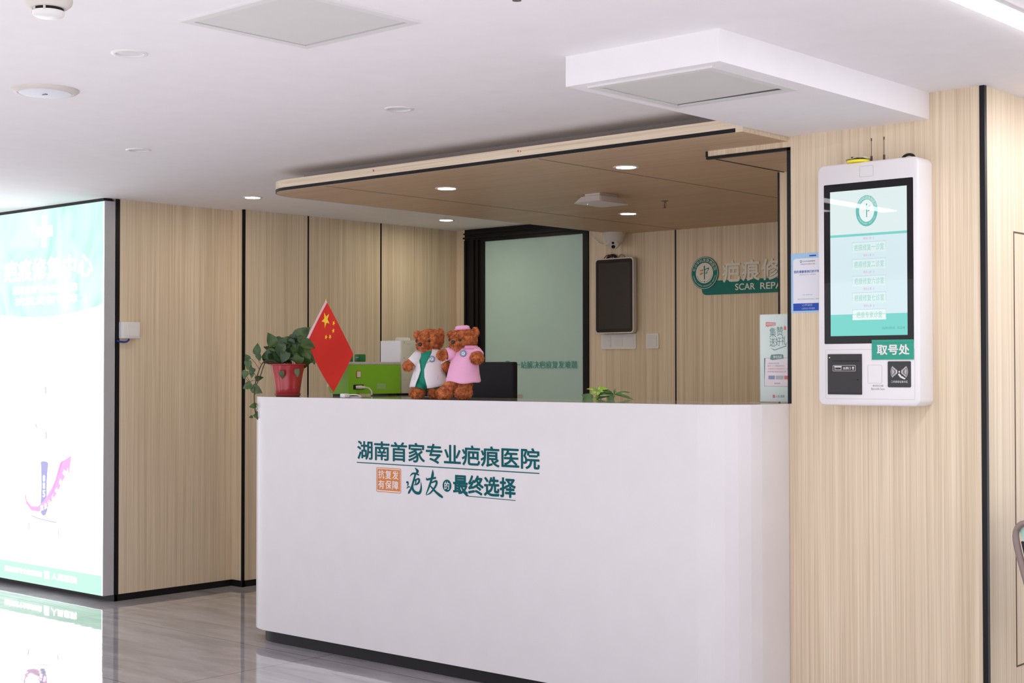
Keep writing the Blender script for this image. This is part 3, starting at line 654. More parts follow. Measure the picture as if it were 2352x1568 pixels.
vn.tube([PP(630, 832, 18), PP(612, 830, 16), PP(605, 842, 12), PP(598, 862, 9), PP(588, 884, 8)], .0022, 6)
for pts in ([(585, 890), (574, 876), (566, 862)], [(588, 866), (580, 848), (573, 842)], [(596, 848), (584, 830), (576, 822)], [(584, 905), (592, 898), (590, 893)], [(586, 945), (592, 935), (590, 925)], [(584, 872), (570, 874), (562, 864)], [(600, 836), (592, 824), (590, 806)]):
    vn.tube([PP(x, y, 7) for x, y in pts], .0011, 5)
for (x, y, L_, a) in LV[:18:2]:
    if x > 605: vn.tube([PP(660 + (x - 660) * .4, 836, 0), PP((x + 660) / 2, y + 14, 4), PP(x, y + 3, 4)], .0014, 5)
vn.build('vine', M_STEM, o)
o_pot = o

# ---- little flag in the pot
o = thing('table_flag', 'small red flag with yellow stars on a white stick in the pot', 'flag', PP(683, 826, 6))
tip_, bas = PP(751, 690, 26), PP(681, 822, 4)
MB().tube([bas, bas.lerp(tip_, .5), tip_], .0032, 8).build('pole', M_WPLA, o)
MB().ball(tip_ + EZ * .004, .0055, 12).build('finial', mat('gold_finial', lin(220, 175, 60), .3, .7), o)
def cloth(u, v, n=0):
    u0 = Vector((751 + 61 * u - 45 * v, 691 + 121 * u + 88 * v)); b_ = math.sin(PI * u)
    x = u0.x - 5 * v * b_ + 3 * (1 - v) * b_; y = u0.y + 4 * v * b_ + 2 * (1 - v) * b_
    dep = 26 - 9 * v + 8 * math.sin(5.2 * u + 1.5 * v) * u + 5 * math.sin(3.6 * v + 3 * u) - 5 * math.sin(3.6 * 0)
    return PP(x, y, dep + n)
cl = MB(); NU, NV = 28, 18
cl.add([cloth(i / NU, q / NV) for i in range(NU + 1) for q in range(NV + 1)], [(i * (NV + 1) + q, (i + 1) * (NV + 1) + q, (i + 1) * (NV + 1) + q + 1, i * (NV + 1) + q + 1) for i in range(NU) for q in range(NV)])
clo = cl.build('cloth', M_RED, o, smooth=80)
sv = MB(); sv.add([cloth(u, q / 12, .8) for u in (-.012, .028) for q in range(13)], [(q, q + 1, 14 + q, 13 + q) for q in range(12)]); sv.build('sleeve', mat('pale_sleeve', lin(236, 190, 196), .7), clo)
for (su, sv_, r_, rot) in ((5 / 30, 5 / 20, 3.1 / 20, 0), (10 / 30, 2 / 20, 1.1 / 20, 20), (12 / 30, 4 / 20, 1.1 / 20, -10), (12 / 30, 7 / 20, 1.1 / 20, 5), (10 / 30, 9 / 20, 1.1 / 20, 25)):
    s_ = MB(); pts = []
    for q in range(10):
        a = math.radians(90 + 36 * q + rot); rr = r_ if q % 2 == 0 else r_ * .40; pts.append(cloth(su + rr * math.cos(a) * 2 / 3, sv_ - rr * math.sin(a), 1.0))
    s_.add([cloth(su, sv_, 1.0)] + pts, [(0, 1 + q, 1 + (q + 1) % 10) for q in range(10)]); s_.build('star', M_GOLD, clo, smooth=0)

# ---- lime green machine
o = thing('card_machine', 'lime green desktop machine with a grey lid behind the flag', 'machine', (-5.34, 4.9, HC))
M_LIME = mat('lime_plastic', lin(128, 190, 44), .45)
z0, z1 = HC + .009, 1.3010
prof = [(-5.29, z0), (-5.29, z1), (-5.385, z1), (-5.412, z1 - .075), (-5.434, z0 + .037), (-5.432, z0 + .018), (-5.418, z0 + .004), (-5.40, z0)]
FY = Fr((0, 4.72, 0), (1, 0, 0), (0, 0, 1))
MB().plate(FY, prof, 0, -.345).build('housing', M_LIME, o, smooth=50)
MB().box(-5.387, -5.29, 4.7195, 5.0655, z1, 1.3145, .002).build('lid', mat('grey_lid', (.52, .50, .49), .5), o)
MB().plate(FY, [(-5.388, z1), (-5.396, z1), (-5.4445, z0 + .035), (-5.435, z0 + .032)], .002, -.345).build('front_panel', mat('pale_front', (.72, .72, .78), .4), o)
FM = side(-5.29)
MB().rect(FM, 4.770, 4.800, 1.237, 1.2715, 0, .001, .005).build('switch_surround', mat('red_ring', lin(170, 70, 40), .5), o)
MB().rect(FM, 4.7735, 4.7965, 1.240, 1.2685, .001, .0035, .003).build('switch', M_CREAM, o)
MB().rect(FM, 4.752, 4.818, 1.181, 1.2045, -.002, .0015).build('power_socket', M_DARK, o)
MB().rect(FM, 4.905, 4.965, 1.182, 1.209, 0, .0008).build('sticker', mat('faded_sticker', lin(150, 185, 120), .5), o)
m = MB(); m.tube([(-5.290, 4.768, 1.192), (-5.274, 4.788, 1.192), (-5.262, 4.803, 1.191)], [.008, .009, .005], 10)
m.tube([(-5.262, 4.803, 1.191), (-5.250, 4.815, 1.187), (-5.242, 4.826, 1.172), (-5.240, 4.826, 1.154)], .0035, 8); m.build('power_cable', M_CREAM, o)
for dy in (4.74, 4.99): MB().box(-5.425, -5.30, dy, dy + .06, HC, z0 + .001).build('foot', M_BLKP, o)

def small_box(x, y, label):
    o = thing('green_box', label, 'box', (x, y, 1.3145), 'small green boxes on the lime machine')
    MB().box(x - .022, x + .022, y - .018, y + .018, 1.3145, 1.3515, .003).build('carton', mat('dark_green_card', lin(30, 120, 62), .5), o)
    text('print', 'Synergy' if False else '—', front(y - .018), x - .012, x + .012, 1.335, 1.337, .0006, M_WPLA, o)
small_box(-5.338, 4.757, 'small dark green box on the lime machine, half hidden by the flag')
small_box(-5.322, 4.824, 'small dark green box on the lime machine, clear of the flag')

# ---- pale tower machine
o = thing('tower_machine', 'pale grey upright machine with screws standing behind the lime machine', 'machine', (-5.373, 5.14, HC))
M_PALE = mat('pale_grey_green_plastic', lin(206, 208, 196), .5)
MB().box(-5.4475, -5.2985, 5.08, 5.20, HC + .008, 1.4225, .004).build('casing', M_PALE, o)
MB().box(-5.448, -5.3055, 5.0785, 5.083, 1.19, 1.4215).build('front_panel', mat('bright_white_panel', (.80, .81, .85), .5), o)
MB().rect(Fr((-5.345, 5.11, 0), (.7443, .6678, 0), (0, 0, 1)), -.02, .055, 1.41, 1.4385, -.02, 0, .010).build('top_tab', M_PALE, o)
FT = side(-5.2985)
for zz in (1.4135, 1.3345, 1.225): MB().lathe(FT.P(5.1005, zz), [(.0040, -.001), (.0040, .002), (0, .002)], 12, FT).build('screw', M_GREYM, o)
text('lettering', [('▬▬▬', 5.118, 5.142, 1.404, 1.407), ('使用说明', 5.140, 5.168, 1.386, 1.391), ('注意事项', 5.140, 5.168, 1.378, 1.383), ('请勿触摸', 5.140, 5.162, 1.368, 1.373)], FT, 0, 0, 0, 0, .0008, M_GREYM, o)
for dy in (5.09, 5.16): MB().box(-5.43, -5.315, dy, dy + .02, HC, HC + .009).build('foot', M_BLKP, o)

# ---- white plug with its lead
o = thing('power_adapter', 'small white plug with a curled lead lying on the counter edge', 'plug', (-4.9547, 4.40, HC))
q = Vector((-4.9547, 4.400, HC))
MB().box(q.x - .016, q.x + .016, q.y - .016, q.y + .016, HC, HC + .019, .004).build('plug', M_WPLA, o)
MB().tube([q + Vector((.010, .008, .012)), q + E1 * .035 + EZ * .014, q + E1 * .060 + EZ * .012 - E3 * .005, q + E1 * .072 + EZ * .004 - E3 * .012, q + E1 * .060 + EZ * .003 - E3 * .02, q + E1 * .02 + EZ * .003 - E3 * .02], .003, 8).build('lead', M_WPLA, o)

# ---- black monitor behind the counter
o = thing('computer_monitor', 'black computer monitor seen from behind, rising above the counter', 'monitor', (-4.74, 5.0, .76))
MB().box(-5.035, -4.4365, 4.950, 4.985, .985, 1.3115, .007, 3).build('back_cover', mat('satin_black', (.012, .011, .015), .5, spec=.18), o)
MB().box(-5.025, -4.446, 4.985, 4.992, .995, 1.302).build('screen', mat('screen_glass_black', (.01, .01, .012), .08), o)
MB().box(-4.78, -4.70, 4.93, 4.952, .80, 1.15, .004).build('stand', M_BLKP, o)
MB().box(-4.86, -4.62, 4.90, 5.08, .76, .775, .004).build('base', M_BLKP, o)

# ---- small plant with long leaflets behind the counter
PB = Vector((-3.87, 4.93, .76))
o = thing('potted_money_tree', 'small plant with slender leaflets peeping over the counter', 'plant', PB)
MB().lathe(PB, [(0, 0), (.05, 0), (.065, .11), (.07, .115), (.064, .118), (0, .105)], 32).build('pot', M_WPLA, o)
k2 = 1 / 541
def PQ(x, y, d=0): return Vector((-3.868, 4.93, 1.15)) + E1 * ((x - 1393) * k2) + EZ * ((917 - y) * k2) + E3 * (d * k2)
stm = MB()
for x, y in ((1372, 897), (1401, 905), (1352, 914)): stm.tube([PB + EZ * .1, PQ(1388 + (x - 1388) * .3, 985), PQ(1385 + (x - 1385) * .7, 930), PQ(x, y)], .0022, 6)
stm.build('stem', mat('green_stem', lin(96, 96, 50), .6), o)
def lance(mb, a, b_, wd, sag=3):
    A = PQ(*a); B = PQ(*b_); t = (B - A); L_ = t.length; t.normalize(); n = (EZ * .5 + E3 * .8); n = (n - t * n.dot(t)).normalized(); s_ = t.cross(n); pr = [(0, .05), (.2, .6), (.45, 1), (.7, .8), (.9, .3), (1, .02)]
    vs = []
    for u, wv in pr: c = A + (B - A) * u + EZ * (-sag * k2 * (2 * u - 1) ** 2 + sag * k2 * .6); vs += [c + s_ * wd * k2 * wv, c - n * wd * k2 * .2 * wv, c - s_ * wd * k2 * wv]
    mb.add(vs, [f for i in range(len(pr) - 1) for f in ((3 * i, 3 * i + 1, 3 * i + 4, 3 * i + 3), (3 * i + 1, 3 * i + 2, 3 * i + 5, 3 * i + 4))])
yg = MB()
for b_, wd in (((1340, 893, 4), 3.2), ((1350, 905, 10), 5.5), ((1366, 908, 14), 5), ((1378, 900, 8), 4), ((1386, 889, -4), 3.5), ((1372, 886, -8), 4), ((1392, 893, 2), 3)): lance(yg, (1370, 896, 2), b_, wd)
lance(yg, (1398, 906, 2), (1352, 917, 6), 4); lance(yg, (1398, 906, 0), (1386, 917, 8), 3.5)
yg.build('young_leaf', leaf_mat('light_leaf', lin(120, 165, 50), lin(165, 205, 75)), o)
og = MB()
for b_, wd in (((1362, 908, 8), 6.5), ((1374, 895, 2), 5), ((1442, 901, 2), 3.2), ((1450, 918, 6), 4), ((1410, 893, -6), 3.5), ((1360, 918, 10), 4.5), ((1430, 908, 12), 3), ((1400, 920, 10), 4)): lance(og, (1404, 905, 2), b_, wd)
leaf(og, PQ(1343, 914, 4), E1 * -.8 + EZ * .5, E3 + EZ * .3, 26 * k2, .9); leaf(og, PQ(1396, 917, 8), EZ, E3 + EZ * .3, 18 * k2, .9)
og.build('leaf', leaf_mat('mid_leaf', lin(60, 100, 52), lin(92, 132, 70)), o)

# ---- acrylic sign holder by the pillar
o = thing('sign_holder', 'clear sign holder with a pale green leaflet at the right end of the counter', 'sign', (-2.93, 4.80, HC))
FA = Fr((-3.0325, 4.797, 0), (math.cos(-.10), math.sin(-.10) * -1 * -1, 0), (0, 0, 1))
FA = Fr((-3.0325, 4.797, 0), (.995, .05, 0), (0, 0, 1))
A_ = lambda n_, c, r=.5: mat(n_, c, r)
MB().rect(FA, 0, .21, HC + .004, 1.4835, -.004, -.001).build('leaflet', A_('pale_mint_paper', lin(226, 244, 238), .6), o)
M_ACR = mat('acrylic', (.93, .96, .96), .05, alpha=.10, spec=.5)
MB().rect(FA, -.003, .213, HC + .003, 1.4855, -.007, -.0045).rect(FA, -.003, .213, HC + .003, 1.4855, .001, .0025).rect(FA, -.02, .215, HC, HC + .003, -.02, .035).build('acrylic_stand', M_ACR, o)
TG = A_('leaflet_teal', lin(24, 120, 112)); RD = A_('leaflet_red', lin(224, 70, 52)); GY = A_('leaflet_grey', lin(110, 100, 105)); WP = A_('leaflet_white', lin(250, 236, 242))
n_ = -.0008
MB().plate(FA, [(.024, 1.456), (.066, 1.453), (.066, 1.4415), (.036, 1.439), (.033, 1.4345), (.031, 1.439), (.024, 1.4385)], -.001, n_).build('tag', RD, o)
text('tag_lettering', '新客限定福', FA, .027, .063, 1.4425, 1.4525, n_ + .0003, M_WPLA, o)
text('heading_lettering', [('集', .040, .068, 1.398, 1.434), ('赞', .070, .098, 1.402, 1.437), ('送', .040, .064, 1.362, 1.396), ('好', .065, .088, 1.364, 1.398), ('礼', .090, .113, 1.367, 1.402)], FA, 0, 0, 0, 0, n_, TG, o, off=.006)
MB().plate(FA, [(.042, 1.358), (.062, 1.3505), (.112, 1.366), (.112, 1.3625), (.060, 1.347)], -.001, n_).build('swoosh', TG, o)
MB().rect(FA, .101, .111, 1.424, 1.437, -.001, n_, .002).plate(FA, [(.103, 1.437), (.105, 1.444), (.107, 1.437)], -.001, n_).build('thumb_mark', RD, o)
MB().rect(FA, .018, .19, 1.212, 1.318, -.001, n_, .002).build('card', WP, o)
MB().outline(FA, .017, .191, 1.211, 1.319, .0012, -.001, n_ + .0002).plate(FA, [(.0165, 1.318), (.022, 1.318), (.0185, 1.24), (.0165, 1.24)], -.001, n_ + .0003).plate(FA, [(.042, 1.314), (.046, 1.331), (.080, 1.3335), (.098, 1.331), (.100, 1.316), (.075, 1.3135), (.050, 1.311)], -.001, n_ + .0004).build('ribbon', TG, o)
text('ribbon_lettering', '参与方式', FA, .056, .092, 1.317, 1.328, n_ + .0007, M_WPLA, o, off=.02)
text('small_lettering', [('·分享图文到朋友圈', .030, .080, 1.296, 1.3015), ('·集满三十个赞截图发前台', .030, .102, 1.286, 1.2915), ('·按照规则领取到店礼品一份', .030, .125, 1.264, 1.270), ('最终解释归医院', .060, .085, 1.220, 1.2255)], FA, 0, 0, 0, 0, n_ + .0003, GY, o)
text('red_lettering', '·凭截图可领精美好礼一份', FA, .030, .120, 1.275, 1.2805, n_ + .0003, RD, o)
MB().rect(FA, .035, .062, 1.238, 1.252, -.001, n_ + .0003).build('photo_block', A_('photo_blue', lin(120, 135, 190)), o)
MB().rect(FA, .066, .099, 1.238, 1.252, -.001, n_ + .0003).build('photo_block', A_('photo_grey', lin(178, 182, 190)), o)
MB().rect(FA, .102, .130, 1.238, 1.252, -.001, n_ + .0003).build('photo_block', RD, o)
MB().rect(FA, .053, .0625, 1.168, 1.1795, -.001, n_, .001).build('logo_block', RD, o)
text('logo_lettering', '人民·医院', FA, .065, .103, 1.169, 1.179, n_, A_('logo_grey', lin(70, 110, 110)), o, off=.01)

# ---- teddy bears
def fur_mat(name, c0, c1):
    m = bpy.data.materials.new(name); m.use_nodes = True; nt = m.node_tree; L = nt.links.new; b = nt.nodes['Principled BSDF']
    b.inputs['Roughness'].default_value = .8; b.inputs['Sheen Weight'].default_value = .35; b.inputs['Sheen Tint'].default_value = (1, .6, .4, 1); b.inputs['Specular IOR Level'].default_value = .2
    g = nt.nodes.new('ShaderNodeNewGeometry'); n = nt.nodes.new('ShaderNodeTexNoise'); n.inputs['Scale'].default_value = 60; n.inputs['Detail'].default_value = 4
    r = nt.nodes.new('ShaderNodeValToRGB'); r.color_ramp.elements[0].position = .36; r.color_ramp.elements[1].position = .66; r.color_ramp.elements[0].color = (*c0, 1); r.color_ramp.elements[1].color = (*c1, 1)
    L(g.outputs['Position'], n.inputs['Vector']); L(n.outputs['Fac'], r.inputs['Fac']); L(r.outputs['Color'], b.inputs['Base Color']); return m
M_FUR = fur_mat('brown_plush', lin(160, 82, 44), lin(222, 138, 84))
M_NOSE = mat('nose_black', (.02, .015, .015), .3)
KB = 1 / 535
class Bear:
    def __init__(s, name, label, base, x0, y0):
        s.B = Vector(base); s.x0 = x0; s.y0 = y0; s.o = thing(name, label, 'teddy bear', base, 'teddy bears on the counter')
    def P(s, x, y, d=0): return s.B + E1 * ((x - s.x0) * KB) + EZ * ((s.y0 - y) * KB) + E3 * (d * KB)
    def blob(s, mb, x, y, d, r, sc_=(1, 1, 1), n=18):
        t = MB().ball((0, 0, 0), r, n)
        mb.add([s.P(x, y, d) + E1 * (v.x * sc_[0] * KB) + E3 * (v.y * sc_[1] * KB) + EZ * (v.z * sc_[2] * KB) for v in t.v], t.f)
    def limb(s, mb, a, b, ra, rb, n=7):
        for i in range(n):
            t = i / (n - 1); s.blob(mb, *[p + (q - p) * t for p, q in zip(a, b)], ra + (rb - ra) * t, n=14)
    def fuse(s, mb, name, keep, nfur, seed, fl=(2.0, 5.2)):
        me = bpy.data.meshes.new(name); me.from_pydata([p - s.B for p in mb.v], [], mb.f)
        bm = bmesh.new(); bm.from_mesh(me); bmesh.ops.recalc_face_normals(bm, faces=bm.faces); bm.to_mesh(me); bm.free()
        t = bpy.data.objects.new(name, me); COL.objects.link(t)
        r = t.modifiers.new('r', 'REMESH'); r.mode = 'VOXEL'; r.voxel_size = .0026
        q = t.modifiers.new('s', 'SMOOTH'); q.factor = .5; q.iterations = 3
        bpy.context.view_layer.update()
        m2 = bpy.data.meshes.new_from_object(t.evaluated_get(bpy.context.evaluated_depsgraph_get()))
        bpy.data.objects.remove(t); bpy.data.meshes.remove(me)
        # tufts of plush
        rnd = random.Random(seed); vs = [v.co.copy() for v in m2.vertices]; fs = [tuple(p.vertices) for p in m2.polygons]
        polys = [(p.center.copy(), p.normal.copy(), p.area) for p in m2.polygons]; wts = [a for _, _, a in polys]; bpy.data.meshes.remove(m2)
        for c, nn, _ in rnd.choices(polys, wts, k=nfur):
            y = s.y0 - c.z / KB; x = s.x0 + c.dot(E1) / KB
            if not keep(x, y): continue
            d_ = (nn + Vector((rnd.gauss(0, .75), rnd.gauss(0, .75), rnd.gauss(-.4, .7)))).normalized(); L_ = rnd.uniform(*fl) * KB; wd = rnd.uniform(.45, .9) * KB
            sd = d_.cross(Vector((rnd.gauss(0, 1), rnd.gauss(0, 1), rnd.gauss(0, 1)))).normalized() * wd; i = len(vs)
            c = c - nn * .6 * KB; tipv = c + d_ * L_ - Vector((0, 0, L_ * .25))
            if tipv.z < .0008: tipv.z = .0008
            if c.z < .001: c.z = .001
            vs += [c - sd, c + sd, (c + tipv) / 2 + sd * .8 + d_ * .001, tipv, (c + tipv) / 2 - sd * .8 + d_ * .001]; fs.append((i, i + 1, i + 2, i + 3, i + 4))
        out = bpy.data.meshes.new(name); out.from_pydata(vs, [], fs)
        return link_mesh(name, out, M_FUR, s.o, s.B, smooth=180)
    def loft(s, rows, al, th0=None, th1=None, m=44, sc_=1.0, wave=None, shut=True):
        mb = MB(); ca, sa = math.cos(al), math.sin(al); k = len(rows); full = th0 is None
        for ri, (y, cx_, a, b) in enumerate(rows):
            for i in range(m + (0 if full else 1)):
                th = 2 * PI * i / m if full else th0[ri] + (th1[ri] - th0[ri]) * i / m
                u = a * sc_ * math.sin(th); f = b * sc_ * math.cos(th); yy = y + (wave(th, ri) if wave else 0)
                mb.v.append(s.P(cx_ + u * ca - f * sa, yy, u * sa + f * ca))
        c = m if full else m + 1
        for r in range(k - 1):
            for i in range(m): j = (i + 1) % c if full else i + 1; mb.f.append((r * c + i, r * c + j, (r + 1) * c + j, (r + 1) * c + i))
        return mb
    def cloth(s, mb, name, m, parent=None, th=.0016):
        o = mb.build(name, m, parent or s.o, smooth=70)
        md = o.modifiers.new('thickness', 'SOLIDIFY'); md.thickness = th; md.offset = 0; return o
    def badge(s, x, y, d, al, parent, tilt=0):
        f = Fr(s.P(x, y, d), E1 * math.cos(al) + E3 * math.sin(al), EZ - E3 * tilt)
        b = MB().plate(f, circ(0, 0, 7.3 * KB, 28), -.001, .0008).build('badge', mat('badge_blue', lin(36, 92, 132), .5), parent)
        MB().ring(f, circ(0, 0, 5.9 * KB, 28), circ(0, 0, 5.3 * KB, 28), .0006, .0012).plate(f, circ(0, 0, 4.0 * KB, 24), .0006, .0012).build('badge_center', mat('badge_white', lin(225, 232, 236), .5), b)
        MB().plate(f, rrect(-.4 * KB, .4 * KB, -2.4 * KB, 2.4 * KB), .0012, .0015).plate(f, rrect(-1.6 * KB, 1.6 * KB, .3 * KB, 1.2 * KB), .0012, .0015).build('badge_mark', mat('badge_blue', (0, 0, 0)), b)
    def face(s, nose, eyes, nr=4.6, er=3.4):
        mb = MB(); s.blob(mb, *nose, nr, (1.1, .7, .95)); mb.build('nose', M_NOSE, s.o)
        for e in eyes: mb = MB(); s.blob(mb, *e, er); mb.build('eye', M_NOSE, s.o)

# doctor bear in a white coat
b = Bear('teddy_bear', 'brown teddy bear in a white doctor coat over green scrubs, standing on the counter', (-4.4838, 4.462, HC), 985, 916)
mb = MB()
b.blob(mb, 988, 781, 0, 28, (1.1, 1.0, .92)); b.blob(mb, 972, 792, 18, 14.5, (1.0, 1.1, .95)); b.blob(mb, 976, 797, 12, 14)
b.blob(mb, 958.5, 768, 0, 8.5, (.9, .6, 1.15)); b.blob(mb, 1011, 768, -2, 11, (.85, .55, 1.3)); b.blob(mb, 1010, 784, -4, 10, (.7, .8, 1.2))
b.limb(mb, (985, 806, 0), (985, 866, 0), 22, 29)
b.limb(mb, (966, 812, 4), (939, 838, 13), 9, 11); b.blob(mb, 938, 840, 14, 11.5)
b.limb(mb, (1006, 814, 2), (1024, 840, 11), 9, 10.5); b.blob(mb, 1025, 841, 12, 11.5)
b.limb(mb, (967, 868, 0), (960, 900, 6), 15, 15); b.blob(mb, 958.5, 902, 10, 13.6, (1.28, 1.3, 1)); b.blob(mb, 957, 905, 17, 11)
b.limb(mb, (1000, 870, 0), (1000, 900, 3), 14, 14); b.blob(mb, 1000, 902, 8, 13.4, (1.2, 1.3, 1))
b.fuse(mb, 'body', lambda x, y: y < 801 or y > 894 or (y > 829 and (x < 948 or x > 1020)), 20000, 3)
b.face((966.5, 791, 33.5), [(987, 783, 27.5), (957.5, 783, 8)])
M_SCRUB = mat('scrub_green', lin(20, 138, 112), .8, bump=(140, .3, .002)); M_COAT = mat('coat_white', (.80, .78, .81), .75, bump=(70, .35, .003))
b.cloth(b.loft([(801, 986, 17, 15), (808, 986, 24, 22), (825, 986, 27.5, 26.5), (848, 985, 31, 30), (870, 985, 34, 32), (880, 983, 32, 29), (888, 981, 16, 18), (890, 981, 4, 6)], .42), 'scrub_top', M_SCRUB)
mb = MB()
for (x0_, y0_, d0), (x1_, y1_, d1), r0, r1 in (((968, 866, 1), (962, 893, 6), 17.5, 18), ((1000, 866, 1), (1001, 893, 5), 17, 18.5)):
    mb.tube([b.P(x0_ + (x1_ - x0_) * t, y0_ + (y1_ - y0_) * t, d0 + (d1 - d0) * t) for t in (0, .35, .7, 1)], [r0 * KB, r0 * 1.05 * KB, r1 * KB, r1 * KB], 24, caps=False)
b.cloth(mb, 'scrub_shorts', M_SCRUB)
CR = [(800, 986, 18, 17), (804, 986, 25, 23), (811, 986, 30, 26), (820, 986, 32, 29), (835, 986, 33.5, 31.5), (850, 985.5, 35, 33.5), (866, 985, 39.5, 37), (880, 985, 43.5, 40), (886, 985, 45, 41)]
GP = [.78, .70, .60, .47, .25, .13, .19, .30, .36]
crs = lambda th, ri: 1.2 * math.sin(4 * th + .8 * ri) * (ri / 8)
coat = b.cloth(b.loft(CR, .42, GP, [2 * PI - g_ for g_ in GP], 60, wave=lambda th, ri: (4 * math.cos(th) if ri == 8 else 0) + crs(th, ri)), 'coat', M_COAT, th=.002)
for sgn in (1, -1):
    th0 = [sgn * g_ for g_ in GP[:5]]; th1 = [sgn * (g_ + w_) for g_, w_ in zip(GP[:5], (.85, .80, .62, .42, .03))]
    b.cloth(b.loft(CR[:5], .42, th0, th1, 10, sc_=1.06), 'lapel', M_COAT, coat)
mb = MB()
mb.tube([b.P(968, 808, 4), b.P(961, 817, 7), b.P(952, 828, 11), b.P(947, 833, 12)], [9 * KB, 12.5 * KB, 12.5 * KB, 13 * KB], 20, caps=False)
mb.tube([b.P(1005, 808, 2), b.P(1012, 818, 5), b.P(1019, 829, 9), b.P(1022, 834, 10)], [9 * KB, 12.5 * KB, 12.5 * KB, 12.5 * KB], 20, caps=False)
b.cloth(mb, 'sleeve', M_COAT, coat)
b.badge(993.5, 824.4, 32.5, .15, coat, .05)
for x_, d_ in ((956, 36), (1008, 33)): MB().tube([b.P(x_, 862, d_), b.P(x_ - 1, 872, d_ + 2)], .35 * KB, 5).build('pocket_seam', mat('seam_grey', (.45, .44, .46), .8), coat)

# nurse bear in a pink dress
b = Bear('teddy_bear', 'brown teddy bear in a pink nurse dress and cap beside the doctor bear', (-4.2873, 4.447, HC), 1055, 917)
mb = MB()
b.blob(mb, 1064, 781, 0, 27, (1.16, 1.0, .94)); b.blob(mb, 1048, 793, 17, 14, (1, 1.1, 1)); b.blob(mb, 1050, 799, 12, 13)
b.blob(mb, 1090, 766, -2, 10, (.85, .55, 1.25)); b.blob(mb, 1086, 783, -4, 11, (.7, .8, 1.2)); b.blob(mb, 1036, 770, 2, 8, (1, .6, 1.1))
b.limb(mb, (1068, 806, 0), (1065, 860, 0), 20, 26)
b.limb(mb, (1036, 812, 6), (1018, 817, 16), 10, 11.5); b.blob(mb, 1016, 817, 17, 11)
b.limb(mb, (1090, 812, 6), (1095, 822, 26), 10, 13); b.blob(mb, 1095, 823, 29, 13.4, (1.1, 1, 1))
b.limb(mb, (1050, 866, 0), (1027, 898, 9), 14, 15); b.blob(mb, 1022, 902, 14, 13.8, (1.35, 1.3, 1))
b.limb(mb, (1072, 868, 4), (1066, 898, 12), 15.5, 15.5); b.blob(mb, 1064.5, 901, 18, 15.2, (1.3, 1.2, 1)); b.blob(mb, 1066, 892, 12, 15)
b.fuse(mb, 'body', lambda x, y: y < 799 or y > 882 or (x < 1024 and y < 840) or (x > 1080 and 812 < y < 845), 20000, 5)
b.face((1042, 788, 34), [(1058, 783.6, 27.5), (1033.5, 783, 9)], 4.4, 3.3)
M_PINK = mat('pink_cotton', lin(240, 178, 214), .8, bump=(70, .35, .003))
DR = [(799, 1071, 21, 19), (805, 1071, 26, 22), (812, 1070, 29, 25), (824, 1068.5, 31, 28), (840, 1066, 33, 30), (858, 1064.5, 36, 33), (874, 1064, 39.5, 36), (878, 1064, 40, 36.5)]
dress = b.cloth(b.loft(DR, .42, m=60, wave=lambda th, ri: (ri / 7) ** 2 * (2.6 * math.sin(2 * th + .3) + 1.2 * math.sin(5 * th))), 'dress', M_PINK)
mb = MB()
mb.tube([b.P(1046, 806, 6), b.P(1038, 812, 9), b.P(1029, 815, 12), b.P(1026.5, 815.5, 13)], [9 * KB, 13.5 * KB, 13.5 * KB, 12 * KB], 20, caps=False)
mb.tube([b.P(1083, 805, 2), b.P(1091, 811, 6), b.P(1096, 817, 16), b.P(1096, 819, 19)], [9 * KB, 14.5 * KB, 14.5 * KB, 13.5 * KB], 20, caps=False)
b.cloth(mb, 'sleeve', M_PINK, dress)
n_ = 8
b.cloth(b.loft([(804, 1071, 25.5, 23), (799, 1071.5, 25, 23.5), (796, 1072, 24, 22.5)], .42, [.22] * 3, [2 * PI - .22] * 3, 40), 'collar', mat('pink_collar', lin(232, 160, 200), .8), dress, th=.0025)
mb = MB(); mb.tube([b.P(1049, 805, 24.5), b.P(1047, 811, 26.5), b.P(1046, 817, 28)], .5 * KB, 5); mb.build('placket_seam', mat('seam_pink', lin(205, 125, 165), .8), dress)
b.badge(1064.6, 813.7, 28.0, .12, dress, .12)
mb = MB(); t_ = MB().lathe((0, 0, 0), [(0, 0), (15, 0), (16.5, 3), (15.5, 8), (11, 10), (0, 10.5)], 32)
cap = mb.add([b.P(1062, 760.5, 2) + E1 * (v.x * KB) + E3 * (v.y * .85 * KB) + EZ * ((v.z + .06 * v.x) * KB) for v in t_.v], t_.f).build('cap', M_PINK, b.o, smooth=60)
mb = MB(); mb.tube([b.P(1062 + 16.8 * math.cos(a), 759 - 1.0 * math.cos(a), 2 + 14.3 * math.sin(a)) for a in [PI * i / 12 for i in range(-12, 13)]], 1.6 * KB, 6); mb.build('cap_band', mat('pink_collar', (0, 0, 0)), cap)

# ================================================================== WALL FITTINGS AT THE BACK
YT = YB - .05
o = thing('wall_display', 'black upright screen with a silver rim on the back wall, switched off', 'screen', (-5.566, YB - .025, 1.50))
FT = front(YT)
MB().rect(FT, -5.7147, -5.4172, 1.5008, 1.9645, -.030, 0, .022).rect(FT, -5.700, -5.43, 1.52, 1.95, -.049, -.03).build('housing', mat('silver_rim', (.62, .61, .61), .3, .6), o)
MB().rect(FT, -5.7080, -5.4238, 1.5075, 1.9578, -.002, .0012, .018).build('bezel', mat('glass_bezel', (.008, .008, .009), .12), o)
MB().rect(FT, -5.688, -5.443, 1.529, 1.935, .0012, .0016).build('screen', mat('dark_screen', (.022, .018, .016), .3), o)
cb = MB()
cb.tube([(-5.645, YB - .025, 1.95), (-5.63, YB - .025, 1.975), (-5.605, YB - .022, 1.985), (-5.58, YB - .022, 1.978), (-5.565, YB - .025, 1.95)], .009, 8)
cb.build('cable', M_BLKP, o)
